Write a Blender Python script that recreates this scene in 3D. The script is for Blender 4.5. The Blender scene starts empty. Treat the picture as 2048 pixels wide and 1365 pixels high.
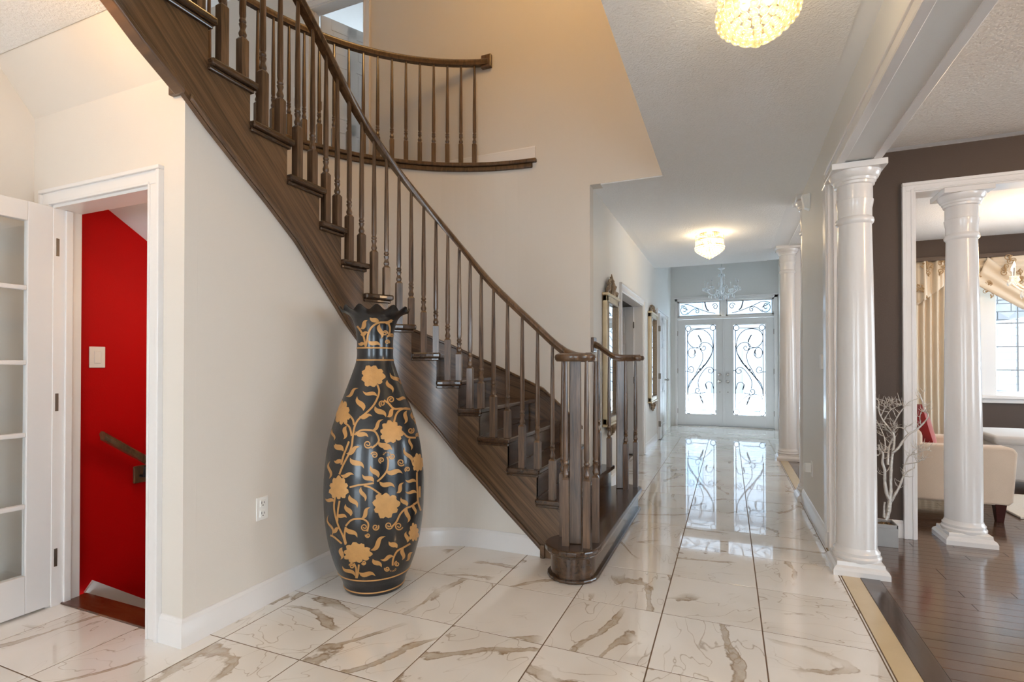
import bpy, bmesh, math, random
from math import pi, sin, cos, sqrt, atan2, radians, hypot
from mathutils import Vector, Matrix
random.seed(7)
SC = bpy.context.scene
COL = SC.collection

# ------------------------------------------------------------------ camera
CAM_H, F_PX, YAW, PITCH, CYP = 1.22, 1041.95, 0.394727, 0.0083, 721.67
cd = bpy.data.cameras.new('camera'); cam = bpy.data.objects.new('camera', cd); COL.objects.link(cam)
cam.location = (0, 0, CAM_H); cam.rotation_euler = (pi/2 + PITCH, 0, YAW)
cd.sensor_width = 36; cd.lens = F_PX/2048*36; cd.shift_y = (CYP-682.5)/2048; cd.clip_start = 0.02; cd.clip_end = 200
SC.camera = cam
# ------------------------------------------------------------------ sky
w = bpy.data.worlds.new('sky'); SC.world = w; w.use_nodes = True
bg = w.node_tree.nodes['Background']; bg.inputs[0].default_value = (0.74, 0.88, 1.0, 1); bg.inputs[1].default_value = 10.0
# ------------------------------------------------------------------ exposure
vs = SC.view_settings; vs.view_transform = 'Standard'; vs.look = 'None'; vs.gamma = 1; vs.use_curve_mapping = False; vs.exposure = 0.14
cy = SC.cycles; cy.max_bounces = 8; cy.diffuse_bounces = 5; cy.adaptive_threshold = 0.02; cy.glossy_bounces = 4; cy.transmission_bounces = 6; cy.transparent_max_bounces = 16
cy.sample_clamp_indirect = 6; cy.caustics_reflective = False; cy.caustics_refractive = False; cy.use_denoising = True

# ------------------------------------------------------------------ pixel helpers (a pixel is only a direction)
_fw = Vector((-sin(YAW)*cos(PITCH), cos(YAW)*cos(PITCH), sin(PITCH))); _rt = Vector((cos(YAW), sin(YAW), 0)); _up = _rt.cross(_fw)
CAM = Vector((0, 0, CAM_H))
def ray(x, y): return _fw + _rt*((x-1024)/F_PX) - _up*((y-CYP)/F_PX)
def gz(x, y, z=0.0): r = ray(x, y); return CAM + r*((z-CAM_H)/r.z)
def onX(x, y, X): r = ray(x, y); return CAM + r*(X/r.x)
def onY(x, y, Y): r = ray(x, y); return CAM + r*(Y/r.y)

# ------------------------------------------------------------------ materials
def srgb(h):
    c = [int(h[i:i+2], 16)/255 for i in (0, 2, 4)]
    return tuple(((v+0.055)/1.055)**2.4 if v > 0.04045 else v/12.92 for v in c) + (1,)
M = {}
def newmat(name):
    m = bpy.data.materials.new(name); m.use_nodes = True; M[name] = m
    nt = m.node_tree; return m, nt, nt.nodes['Principled BSDF']
def pmat(name, col, rough=0.5, metal=0.0, spec=0.5, coat=0.0, bump=None, vary=None, emis=None, sheen=0):
    m, nt, b = newmat(name)
    c = srgb(col) if isinstance(col, str) else tuple(col)+(1,)
    b.inputs['Base Color'].default_value = c; b.inputs['Roughness'].default_value = rough; b.inputs['Metallic'].default_value = metal
    b.inputs['Specular IOR Level'].default_value = spec; b.inputs['Coat Weight'].default_value = coat; b.inputs['Coat Roughness'].default_value = 0.08
    if sheen: b.inputs['Sheen Weight'].default_value = sheen
    tc = nt.nodes.new('ShaderNodeTexCoord')
    if bump:
        sc, st, det = bump
        n = nt.nodes.new('ShaderNodeTexNoise'); n.inputs['Scale'].default_value = sc; n.inputs['Detail'].default_value = det
        bp = nt.nodes.new('ShaderNodeBump'); bp.inputs['Strength'].default_value = st; bp.inputs['Distance'].default_value = 0.01
        nt.links.new(tc.outputs['Object'], n.inputs['Vector']); nt.links.new(n.outputs['Fac'], bp.inputs['Height']); nt.links.new(bp.outputs['Normal'], b.inputs['Normal'])
    if vary:
        sc, amt = vary
        n = nt.nodes.new('ShaderNodeTexNoise'); n.inputs['Scale'].default_value = sc; n.inputs['Detail'].default_value = 3
        mx = nt.nodes.new('ShaderNodeMix'); mx.data_type = 'RGBA'
        mx.inputs[6].default_value = tuple(v*(1-amt) for v in c[:3])+(1,); mx.inputs[7].default_value = tuple(min(1, v*(1+amt)) for v in c[:3])+(1,)
        nt.links.new(tc.outputs['Object'], n.inputs['Vector']); nt.links.new(n.outputs['Fac'], mx.inputs[0]); nt.links.new(mx.outputs[2], b.inputs['Base Color'])
    if emis:
        b.inputs['Emission Color'].default_value = tuple(emis[:3])+(1,); b.inputs['Emission Strength'].default_value = emis[3]
    return m
def woodmat(name, dark, light, scale, rough=0.3, coat=0.3, uv=False, rand=0.0):
    m, nt, b = newmat(name); L = nt.links.new
    tc = nt.nodes.new('ShaderNodeTexCoord'); mp = nt.nodes.new('ShaderNodeMapping'); mp.inputs['Scale'].default_value = scale
    L(tc.outputs['UV' if uv else 'Object'], mp.inputs['Vector'])
    oi = nt.nodes.new('ShaderNodeObjectInfo'); ml = nt.nodes.new('ShaderNodeMath'); ml.operation = 'MULTIPLY'; ml.inputs[1].default_value = 37.0
    L(oi.outputs['Random'], ml.inputs[0])
    n = nt.nodes.new('ShaderNodeTexNoise'); n.noise_dimensions = '4D'; n.inputs['Scale'].default_value = 1; n.inputs['Detail'].default_value = 5; n.inputs['Roughness'].default_value = 0.6; n.inputs['Distortion'].default_value = 0.8
    L(mp.outputs[0], n.inputs['Vector']); L(ml.outputs[0], n.inputs['W'])
    wv = nt.nodes.new('ShaderNodeTexNoise'); wv.noise_dimensions = '4D'; wv.inputs['Scale'].default_value = 5; wv.inputs['Detail'].default_value = 2
    L(mp.outputs[0], wv.inputs['Vector']); L(ml.outputs[0], wv.inputs['W'])
    ad = nt.nodes.new('ShaderNodeMath'); ad.operation = 'ADD'; L(n.outputs['Fac'], ad.inputs[0])
    m2 = nt.nodes.new('ShaderNodeMath'); m2.operation = 'MULTIPLY'; m2.inputs[1].default_value = 0.35; L(wv.outputs['Fac'], m2.inputs[0]); L(m2.outputs[0], ad.inputs[1])
    fac = ad.outputs[0]
    if rand:
        a3 = nt.nodes.new('ShaderNodeMath'); a3.operation = 'MULTIPLY_ADD'; a3.inputs[1].default_value = rand; L(oi.outputs['Random'], a3.inputs[0]); L(fac, a3.inputs[2]); fac = a3.outputs[0]
    cr = nt.nodes.new('ShaderNodeValToRGB'); cr.color_ramp.elements[0].position = 0.42; cr.color_ramp.elements[1].position = 0.92
    cr.color_ramp.elements[0].color = srgb(dark); cr.color_ramp.elements[1].color = srgb(light); L(fac, cr.inputs[0]); L(cr.outputs[0], b.inputs['Base Color'])
    bp = nt.nodes.new('ShaderNodeBump'); bp.inputs['Strength'].default_value = 0.12; bp.inputs['Distance'].default_value = 0.004; L(n.outputs['Fac'], bp.inputs['Height']); L(bp.outputs[0], b.inputs['Normal'])
    b.inputs['Roughness'].default_value = rough; b.inputs['Coat Weight'].default_value = coat; b.inputs['Coat Roughness'].default_value = 0.12
    return m
def glassmat(name, tint=(1, 1, 1), gloss=0.12, rough=0.0, diff=0.0, diffcol=(1, 1, 1)):
    m, nt, b = newmat(name); nt.nodes.remove(b); L = nt.links.new
    out = nt.nodes['Material Output']; tr = nt.nodes.new('ShaderNodeBsdfTransparent'); tr.inputs[0].default_value = tint+(1,)
    gl = nt.nodes.new('ShaderNodeBsdfGlossy'); gl.inputs['Roughness'].default_value = rough
    mx = nt.nodes.new('ShaderNodeMixShader'); mx.inputs[0].default_value = gloss; L(tr.outputs[0], mx.inputs[1]); L(gl.outputs[0], mx.inputs[2]); o = mx.outputs[0]
    if diff:
        df = nt.nodes.new('ShaderNodeBsdfTranslucent'); df.inputs[0].default_value = diffcol+(1,)
        m2 = nt.nodes.new('ShaderNodeMixShader'); m2.inputs[0].default_value = diff; L(o, m2.inputs[1]); L(df.outputs[0], m2.inputs[2]); o = m2.outputs[0]
    L(o, out.inputs[0]); return m
def tilemat():
    m, nt, b = newmat('marble'); L = nt.links.new
    tc = nt.nodes.new('ShaderNodeTexCoord'); oi = nt.nodes.new('ShaderNodeObjectInfo')
    def math(op, a=None, bb=None, c=None):
        n = nt.nodes.new('ShaderNodeMath'); n.operation = op
        for i, v in enumerate((a, bb, c)):
            if v is None: continue
            if isinstance(v, (int, float)): n.inputs[i].default_value = v
            else: L(v, n.inputs[i])
        return n.outputs[0]
    wv = math('MULTIPLY', oi.outputs['Random'], 61.0)
    rot = nt.nodes.new('ShaderNodeVectorRotate'); rot.rotation_type = 'Z_AXIS'; L(tc.outputs['Object'], rot.inputs['Vector'])
    ang = math('MULTIPLY_ADD', math('SINE', math('MULTIPLY', oi.outputs['Random'], 123.0)), 0.9, 2.2); L(ang, rot.inputs['Angle'])
    mp = nt.nodes.new('ShaderNodeMapping'); mp.inputs['Scale'].default_value = (0.75, 1.9, 1); L(rot.outputs[0], mp.inputs[0])
    def noise(scale, det, dist, src, rough=0.5):
        n = nt.nodes.new('ShaderNodeTexNoise'); n.noise_dimensions = '4D'; n.inputs['Scale'].default_value = scale; n.inputs['Detail'].default_value = det
        n.inputs['Distortion'].default_value = dist; n.inputs['Roughness'].default_value = rough; L(src, n.inputs['Vector']); L(wv, n.inputs['W']); return n.outputs['Fac']
    def gate(n, lo, hi, a=0.0, c=1.0):
        mr = nt.nodes.new('ShaderNodeMapRange'); mr.inputs['From Min'].default_value = lo; mr.inputs['From Max'].default_value = hi; mr.inputs['To Min'].default_value = a; mr.inputs['To Max'].default_value = c; L(n, mr.inputs['Value']); return mr.outputs[0]
    def mixc(fac, a, col):
        n = nt.nodes.new('ShaderNodeMix'); n.data_type = 'RGBA'; L(fac, n.inputs[0]); L(a, n.inputs[6]); n.inputs[7].default_value = srgb(col); return n.outputs[2]
    fine = noise(22, 4, 0.3, tc.outputs['Object'], 0.6); low = noise(2.2, 2, 0.2, tc.outputs['Object']); patch = noise(9, 3, 0.4, mp.outputs[0])
    n1 = math('MULTIPLY_ADD', math('SUBTRACT', fine, 0.5), 0.030, noise(1.5, 1.0, 0.10, mp.outputs[0], 0.3))
    d1 = math('ABSOLUTE', math('SUBTRACT', n1, 0.52)); wd = gate(patch, 0.35, 0.65, 0.004, 0.020)
    inb = gate(math('SUBTRACT', d1, wd), 0.0, 0.005, 1.0, 0.0); pres = gate(low, 0.44, 0.50)
    body = math('MULTIPLY', math('MULTIPLY', inb, pres), gate(fine, 0.25, 0.7, 0.45, 0.85))
    edge = math('MULTIPLY', math('MULTIPLY', gate(math('ABSOLUTE', math('SUBTRACT', d1, wd)), 0.0, 0.005, 1.0, 0.0), pres), gate(patch, 0.4, 0.6, 0.1, 0.7))
    n2 = math('MULTIPLY_ADD', math('SUBTRACT', fine, 0.5), 0.035, noise(4.2, 2, 0.6, mp.outputs[0], 0.45))
    thin = math('MULTIPLY', gate(math('ABSOLUTE', math('SUBTRACT', n2, 0.5)), 0.0, 0.007, 1.0, 0.0), gate(low, 0.42, 0.54, 0.0, 0.6))
    base = nt.nodes.new('ShaderNodeMix'); base.data_type = 'RGBA'; base.inputs[6].default_value = srgb('eae6e1'); base.inputs[7].default_value = srgb('dfd9d1'); L(gate(low, .4, .65), base.inputs[0])
    o1 = mixc(body, base.outputs[2], 'a8957a'); o2 = mixc(edge, o1, '75593a'); o3 = mixc(thin, o2, '8d7658')
    class c: outputs = {2: o3}
    L(c.outputs[2], b.inputs['Base Color']); b.inputs['Roughness'].default_value = 0.05; b.inputs['Specular IOR Level'].default_value = 0.75; b.inputs['Coat Weight'].default_value = 0.7; b.inputs['Coat Roughness'].default_value = 0.02
    return m
tilemat()
pmat('grout', '6b5743', 0.8)
pmat('wall_cream', 'ddd5cb', 0.6, bump=(220, 0.05, 2))
pmat('wall_white', 'e4e2de', 0.55, bump=(220, 0.05, 2))
pmat('trim_white', 'e6e2df', 0.28, coat=0.2)
pmat('column_white', 'e0dcd9', 0.25, coat=0.3)
pmat('door_white', 'dfdcda', 0.35)
pmat('ceiling_white', 'f5f5f5', 0.8)
pmat('popcorn', 'f6f6f6', 0.95, bump=(95, 0.7, 4), vary=(110, 0.06))
pmat('popcorn_coarse', 'e6e0d8', 0.95, bump=(62, 1.0, 4), vary=(75, 0.12))
pmat('globe_dining', (1, .9, .75), 0.4, emis=(1, .64, .34, 75))
pmat('red_wall', 'b80003', 0.6, spec=0.15, bump=(160, 0.15, 2))
pmat('brown_wall', '4c3c31', 0.55, bump=(120, 0.12, 3))
woodmat('oak_rake', '22170f', '7d5e42', (1.6, 26, 1), uv=True)
woodmat('oak_upright', '231812', '7d6048', (55, 55, 3.2))
woodmat('oak_tread', '1c130d', '573e2b', (28, 4, 28), rough=0.22, coat=0.5)
woodmat('oak_rail', '2a1d13', '74563c', (30, 30, 8), rough=0.28)
woodmat('plank_wood', '2f231b', '62493b', (3, 40, 40), rough=0.16, coat=0.6, rand=0.28)
woodmat('border_wood', '2e2019', '4d3a30', (40, 3, 40), rough=0.2, coat=0.5)
woodmat('door_sill', '2e160c', '6b3a1e', (6, 40, 40), rough=0.25)
pmat('beige_strip', 'cdb893', 0.25, vary=(9, 0.08), coat=0.3)
pmat('vase_black', '15171b', 0.28, coat=0.4, bump=(60, 0.08, 3))
pmat('gilt_paint', 'bd8d55', 0.42, metal=0.25, vary=(45, 0.12))
pmat('gilt_flower', 'c4955c', 0.45, metal=0.2, bump=(55, 0.3, 4), vary=(28, 0.16))
pmat('gilt_frame', 'cbb794', 0.38, metal=0.5, vary=(12, 0.12))
pmat('gilt_carved', '8e7b66', 0.45, metal=0.6, vary=(60, 0.3))
pmat('mirror_glass', (0.9, 0.92, 0.92), 0.02, metal=1.0)
pmat('iron', '2b2d30', 0.5, metal=0.5)
pmat('nickel', 'b9b7b2', 0.25, metal=1.0)
pmat('hinge_metal', '8d857a', 0.35, metal=0.9)
pmat('brass', 'b08a4e', 0.3, metal=1.0)
pmat('plastic_white', 'efeeea', 0.4)
pmat('plastic_slot', '4a4744', 0.6)
pmat('silver_branch', 'd6cec4', 0.36, metal=0.6, vary=(70, 0.3), bump=(110, 0.5, 4))
pmat('grey_pot', 'a8a5a2', 0.45, metal=0.5, vary=(18, 0.06))
pmat('pebble', '8a6f4d', 0.4, metal=0.4, vary=(60, 0.4))
pmat('cream_fabric', 'd9c5b0', 0.8, bump=(260, 0.15, 2), vary=(9, 0.05), sheen=0.2)
pmat('grey_fabric', 'cbc7c4', 0.8, bump=(260, 0.15, 2), sheen=0.2)
pmat('red_velvet', 'a5101c', 0.75, vary=(14, 0.2), sheen=0.6)
pmat('leg_mahogany', '3a1512', 0.25, coat=0.4)
pmat('curtain_fabric', 'd9ccb8', 0.7, sheen=0.2)
pmat('embroidery', 'a58a66', 0.6)
pmat('rug_pile', 'dcd6cc', 0.95, bump=(90, 1.0, 4))
pmat('vinyl_white', 'eeeff0', 0.3)
pmat('grille_grey', '8d9298', 0.4)
pmat('snow', 'eef1f4', 0.9, bump=(3, 0.3, 4))
pmat('brick_pale', '626163', 0.85, vary=(3, 0.22))
pmat('mortar', '5a5a5b', 0.9)
pmat('brick_far', '7d8085', .9, vary=(2, .12)); pmat('garage_far', '8a8e94', .8); pmat('roof_grey', '6a6c70', .9); pmat('pane_far', '6f7f8c', .2)
pmat('candle_white', 'd9d9d6', 0.5)
pmat('lamp_bulb', (1, 0.8, 0.5), 0.4, emis=(1, 0.74, 0.40, 7))
pmat('globe_glass', (1, .9, .75), 0.4, emis=(1, .60, .22, 27))
pmat('fill_globe_glow', (1, .9, .8), 0.4, emis=(1, .74, .48, 6.5))
pmat('flame_bulb', (1, 0.8, 0.5), 0.4, emis=(1, 0.75, 0.45, 40))
pmat('dark_void', '1c1613', 0.9)
glassmat('window_glass', (0.97, 0.99, 1.0), 0.06)
glassmat('crystal', (1, 0.95, 0.80), 0.30, 0.06, 0.22, (1, 0.88, 0.66))
glassmat('crystal_clear', (0.97, 0.99, 1.0), 0.35, 0.12, 0.45)

# ------------------------------------------------------------------ mesh helpers
class MB:
    def __init__(s): s.v = []; s.f = []; s.uv = []
    def add(s, vs, fs, uv=None):
        o = len(s.v); s.v += [tuple(p) for p in vs]; s.f += [tuple(i+o for i in f) for f in fs]
        s.uv += list(uv) if uv else [(0, 0)]*len(vs)
        return s
    def box(s, x0, y0, z0, x1, y1, z1):
        return s.add([(x0,y0,z0),(x1,y0,z0),(x1,y1,z0),(x0,y1,z0),(x0,y0,z1),(x1,y0,z1),(x1,y1,z1),(x0,y1,z1)],
                     [(0,3,2,1),(4,5,6,7),(0,1,5,4),(1,2,6,5),(2,3,7,6),(3,0,4,7)])
    def quadbox(s, poly, z0, z1):            # extruded plan polygon
        n = len(poly); vs = [(x, y, z0) for x, y in poly]+[(x, y, z1) for x, y in poly]
        return s.add(vs, [tuple(range(n-1, -1, -1)), tuple(range(n, 2*n))]+[(i, (i+1) % n, n+(i+1) % n, n+i) for i in range(n)])
    def prism(s, pts0, pts1):                # two matching 3D loops
        n = len(pts0)
        return s.add(list(pts0)+list(pts1), [tuple(range(n-1, -1, -1)), tuple(range(n, 2*n))]+[(i, (i+1) % n, n+(i+1) % n, n+i) for i in range(n)])
    def lathe(s, prof, cx=0, cy=0, seg=24, z0=0):
        n = len(prof); vs = []
        for r, z in prof:
            for k in range(seg):
                a = 2*pi*k/seg; vs.append((cx+r*cos(a), cy+r*sin(a), z0+z))
        fs = [(i*seg+k, i*seg+(k+1) % seg, (i+1)*seg+(k+1) % seg, (i+1)*seg+k) for i in range(n-1) for k in range(seg)]
        fs += [tuple(range(seg-1, -1, -1)), tuple((n-1)*seg+k for k in range(seg))]
        return s.add(vs, fs)
    def tube(s, pts, r, n=8):
        pts = [Vector(p) for p in pts]; m = len(pts); vs = []
        rr = r if isinstance(r, (list, tuple)) else [r]*m
        t = (pts[1]-pts[0]).normalized(); up = Vector((0, 0, 1)) if abs(t.z) < 0.9 else Vector((1, 0, 0)); nn = t.cross(up).normalized()
        for i in range(m):
            if i == 0: t = (pts[1]-pts[0])
            elif i == m-1: t = (pts[-1]-pts[-2])
            else: t = (pts[i+1]-pts[i-1])
            t = t.normalized(); nn = (nn - t*nn.dot(t)); nn = nn.normalized() if nn.length > 1e-6 else t.orthogonal().normalized(); b = t.cross(nn)
            for k in range(n):
                a = 2*pi*k/n; vs.append(pts[i]+(nn*cos(a)+b*sin(a))*rr[i])
        fs = [(i*n+k, i*n+(k+1) % n, (i+1)*n+(k+1) % n, (i+1)*n+k) for i in range(m-1) for k in range(n)]
        fs += [tuple(range(n-1, -1, -1)), tuple((m-1)*n+k for k in range(n))]
        return s.add(vs, fs)
    def sweep(s, path, prof, side=None):
        """path: 3D points; prof: closed loop of (a: horizontal to the right of travel, b: up)"""
        path = [Vector(p) for p in path]; m = len(path); n = len(prof); vs = []
        for i in range(m):
            if i == 0: t = path[1]-path[0]
            elif i == m-1: t = path[-1]-path[-2]
            else: t = (path[i]-path[i-1]).normalized()+(path[i+1]-path[i]).normalized()
            h = Vector((t.x, t.y, 0)).normalized(); sd = Vector((h.y, -h.x, 0)); sc = 1.0
            if 0 < i < m-1:
                h0 = Vector(((path[i]-path[i-1]).x, (path[i]-path[i-1]).y, 0)).normalized(); sc = 1/max(0.3, h.dot(h0))
            for a, b in prof: vs.append(path[i]+sd*(a*sc)+Vector((0, 0, b)))
        fs = [(i*n+k, i*n+(k+1) % n, (i+1)*n+(k+1) % n, (i+1)*n+k) for i in range(m-1) for k in range(n)]
        fs += [tuple(range(n-1, -1, -1)), tuple((m-1)*n+k for k in range(n))]
        return s.add(vs, fs)
    def ball(s, c, r, seg=10, rings=6, sz=1.0):
        prof = [(max(1e-4, r*sin(pi*i/rings)), -r*sz*cos(pi*i/rings)) for i in range(rings+1)]
        return s.lathe(prof, c[0], c[1], seg, c[2])
    def xf(s, mat, start=0):
        for i in range(start, len(s.v)): s.v[i] = tuple(mat @ Vector(s.v[i]))
        return s
    def mesh(s, name, mat, smooth=None):
        me = bpy.data.meshes.new(name); me.from_pydata(s.v, [], s.f); me.materials.append(M[mat])
        if any(u != (0, 0) for u in s.uv):
            ul = me.uv_layers.new(name='UVMap')
            for l in me.loops: ul.data[l.index].uv = s.uv[l.vertex_index]
        bm = bmesh.new(); bm.from_mesh(me); bmesh.ops.recalc_face_normals(bm, faces=bm.faces); bm.to_mesh(me); bm.free()
        if smooth is not None:
            me.shade_smooth(); me.set_sharp_from_angle(angle=radians(smooth))
        return me
    def build(s, name, mat, parent=None, smooth=None, bevel=0, bseg=2):
        o = bpy.data.objects.new(name, s.mesh(name, mat, smooth)); COL.objects.link(o)
        if parent is not None: attach(o, parent)
        if bevel:
            md = o.modifiers.new('bevel', 'BEVEL'); md.width = bevel; md.segments = bseg; md.limit_method = 'ANGLE'; md.angle_limit = radians(40)
        return o
def attach(o, parent):
    o.parent = parent
    p = parent; mw = Matrix.LocRotScale(p.location, p.rotation_euler, p.scale)
    if p.parent is not None:
        q = p.parent; mw = Matrix.LocRotScale(q.location, q.rotation_euler, q.scale) @ p.matrix_parent_inverse @ mw
    o.matrix_parent_inverse = mw.inverted()
def tag(o, label, cat, group=None, kind=None):
    o['label'] = label; o['category'] = cat
    if group: o['group'] = group
    if kind: o['kind'] = kind
    return o
def empty(name, loc=(0, 0, 0), label=None, cat=None, group=None, kind=None):
    o = bpy.data.objects.new(name, None); COL.objects.link(o); o.location = loc; o.empty_display_size = 0.05
    if label: tag(o, label, cat, group, kind)
    return o
def struct(o, label, cat): return tag(o, label, cat, kind='structure')
def inst(name, me, parent=None, loc=(0, 0, 0), rot=(0, 0, 0), scale=(1, 1, 1)):
    """a mesh object whose own transform is world-space, attached to a parent"""
    o = bpy.data.objects.new(name, me); COL.objects.link(o); o.location = loc; o.rotation_euler = rot; o.scale = scale
    if parent is not None: attach(o, parent)
    return o
def catmull(pts, per=6):
    pts = [Vector(p) for p in pts]; out = []
    for i in range(len(pts)-1):
        p0 = pts[max(0, i-1)]; p1 = pts[i]; p2 = pts[i+1]; p3 = pts[min(len(pts)-1, i+2)]
        for k in range(per):
            t = k/per; out.append(0.5*((2*p1)+(p2-p0)*t+(2*p0-5*p1+4*p2-p3)*t*t+(3*p1-p0-3*p2+p3)*t**3))
    out.append(pts[-1]); return out
def lerp_table(tab, s):
    if s <= tab[0][0]: a, b = tab[0], tab[1]
    elif s >= tab[-1][0]: a, b = tab[-2], tab[-1]
    else:
        for a, b in zip(tab, tab[1:]):
            if a[0] <= s <= b[0]: break
    return a[1]+(b[1]-a[1])*(s-a[0])/(b[0]-a[0])

# ================================================================== STRUCTURE
ZC, XL, XR, YF, XLR = 2.74, -1.08, 0.60, 10.93, -4.47
YV, XV = 4.30, -0.485                    # far edge and right edge of the open stairwell
R0, CX, CY, RISE, ZUP = 0.63, -1.5, 2.48, 0.186, 3.03
RIN, ROUT = 0.67, 1.82                   # wall under the stair, outer stair wall
LARC = R0*pi/2
def pt(s, R, z=0.0):                     # plan of the curved stair, s along the walking line
    if s < 0: return Vector((CX-s, CY+R, z))
    if s < LARC: a = s/R0; return Vector((CX-(R+0.015*sin(a))*sin(a), CY+R*cos(a), z))
    return Vector((CX-R-0.015, CY-(s-LARC), z))
SN = {1: -0.80, 2: -0.556, 3: -0.395, 4: -0.195, 5: 0.012, 6: 0.152, 7: 0.294, 8: 0.453, 9: 0.604, 10: 0.769, 11: 0.941, 12: 1.121, 13: 1.358, 14: 1.59, 15: 1.813, 16: 2.055}
RAKE = [(SN[n], n*RISE) for n in range(1, 17)]
def zr(s): return lerp_table(RAKE, s)
ZB = [(-0.45, 0.0), (-0.331, .111), (-.152, .273), (.031, .446), (.17, .586), (.327, .787), (.505, .992), (.75, 1.28), (.994, 1.562), (1.18, 1.753), (1.313, 1.888), (1.507, 2.043), (1.686, 2.175), (1.83, 2.285), (1.96, 2.395), (2.129, 2.512), (2.238, 2.603), (2.5, 2.80)]
def zb(s): return max(0.0, lerp_table(ZB, s))
def srange(a, b, st=0.03):
    n = max(1, int(math.ceil((b-a)/st))); return [a+(b-a)*i/n for i in range(n+1)]

# ---- floors
fl = MB(); fl.box(XLR, -4, -.05, XR, 1.66, -.0014).box(XLR, 1.66, -.05, -3.34, 5, -.0014).box(-2.2, 1.66, -.05, XR, YF, -.0014).build('floor', 'grout')
floor = bpy.data.objects['floor']; struct(floor, 'polished white marble tile floor with brown veins and thin grout lines', 'floor')
TX0, TDX, TY0, TDY, GAP = -0.3077, 0.4451, 3.1524, 0.4976, 0.0028
_tile = {}
def tile_mesh(wx, wy):
    k = (round(wx, 3), round(wy, 3))
    if k not in _tile:
        b = MB(); c = 0.0008; a, d = wx/2, wy/2
        b.prism([(-a, -d, -.006), (a, -d, -.006), (a, d, -.006), (-a, d, -.006)], [(-a, -d, -c), (a, -d, -c), (a, d, -c), (-a, d, -c)])
        b.prism([(-a, -d, -c), (a, -d, -c), (a, d, -c), (-a, d, -c)], [(-a+c, -d+c, 0), (a-c, -d+c, 0), (a-c, d-c, 0), (-a+c, d-c, 0)])
        _tile[k] = b.mesh('tile', 'marble')
    return _tile[k]
for (rx0, rx1, ry0, ry1) in ((XLR, .595, .6644, 1.66), (-2.2, .595, 1.66, 3.1524), (-1.198, .595, 3.1524, 9.42), (XLR, -3.37, 1.66, 3.1524)):
    for j in range(-10, 4):
        for i in range(-14, 8):
            x0, x1 = max(rx0, TX0+TDX*j), min(rx1, TX0+TDX*(j+1)); y0, y1 = max(ry0, TY0-TDY*(i+1)), min(ry1, TY0-TDY*i)
            if x1-x0 < 0.012 or y1-y0 < 0.012: continue
            inst('tile', tile_mesh(x1-x0-2*GAP, y1-y0-2*GAP), floor, ((x0+x1)/2, (y0+y1)/2, 0))
struct(MB().box(XLR, -4, -.006, .595, .662, 0).build('floor_rear', 'marble'), 'plain marble floor continuing into the family room', 'floor')
struct(MB().box(XL, 9.42, -.006, .86, YF, 0.002).box(.596, 7.802, -.006, .86, 9.42, 0.001).build('floor_foyer', 'marble'), 'pale marble slab in front of the double entry doors', 'floor')
struct(MB().box(.597, -4, -.05, .687, 7.8, .001).build('trim_1', 'beige_strip'), 'narrow beige stone strip between marble tiles and hardwood', 'threshold')
struct(MB().box(.689, -4, -.05, .785, 7.8, .003).build('trim_2', 'border_wood', bevel=.002), 'dark hardwood border board beside the beige stone strip', 'border board')
wf = struct(MB().box(.785, -4, -.05, 6, 7.9, -.004).build('floor_hardwood', 'plank_wood'), 'glossy dark brown hardwood plank floor', 'floor')
_pl = {}
PWD = 0.083
for k in range(int((5.9-2.2)/PWD)):
    y = 2.2+k*PWD; x = .787
    first = True; rnd = random.Random(k*13+5)
    while x < 3.6:
        ln = round(rnd.choice((0.5, 0.8, 1.1, 1.4)) if not first else rnd.choice((.35, .6, .9, 1.2)), 2); first = False
        if ln not in _pl:
            b = MB(); b.prism([(0, 0, -.004), (ln-.0012, 0, -.004), (ln-.0012, PWD-.0012, -.004), (0, PWD-.0012, -.004)], [(.001, .001, 0), (ln-.0022, .001, 0), (ln-.0022, PWD-.0022, 0), (.001, PWD-.0022, 0)]); _pl[ln] = b.mesh('plank', 'plank_wood')
        inst('plank', _pl[ln], wf, (x, y, 0)); x += ln

# ---- ceilings
cl = MB(); cl.box(XLR-.1, -4, ZC, 6, 1.37, ZC+.06).box(XLR-.1, 1.37, ZC, -3.357, 5, ZC+.06).box(XV, 1.37, ZC, 6, YV-.002, ZC+.06).box(XL-.05, YV+.12, ZC, 6, 8.38, ZC+.06).box(.5, YV, ZC, 6, YV+.12, ZC+.06)
struct(cl.build('ceiling', 'ceiling_white'), 'flat white ceiling with smooth border bands', 'ceiling')
pc = MB(); z0, z1 = ZC-.008, ZC+.002
pc.box(XL+.09, YV+.005, z0, XV, 8.38, z1).box(XV, 1.37, z0, XR-.09, 8.38, z1).box(-4.38, -3.9, z0, XR-.09, 1.37, z1).box(-4.38, 1.37, z0, -3.44, 4.9, z1)
struct(pc.build('ceiling_stipple', 'popcorn'), 'stippled white ceiling texture over hall and stair foot', 'ceiling')
struct(MB().box(.88, -3.9, z0, 5.9, 4.36, z1).build('ceiling_stipple_dining', 'popcorn_coarse'), 'stippled ceiling texture of the room behind the beam', 'ceiling')
struct(MB().box(.7, 4.67, z0, 5.9, 7.70, z1).build('ceiling_stipple_living', 'popcorn'), 'stippled ceiling texture of the living room', 'ceiling')
struct(MB().box(XL-.2, 8.32, ZC+.06, XR+.4, 8.38, 3.7).box(XL-.2, 8.32, 3.7, XR+.6, YF+.2, 3.76).build('ceiling_foyer', 'ceiling_white'), 'raised white foyer ceiling above the entry doors', 'ceiling')
struct(MB().box(-6, 1.0, 5.46, 0.2, 6.5, 5.52).build('ceiling_upper', 'ceiling_white'), 'upper floor ceiling above the stairwell', 'ceiling')

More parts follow.
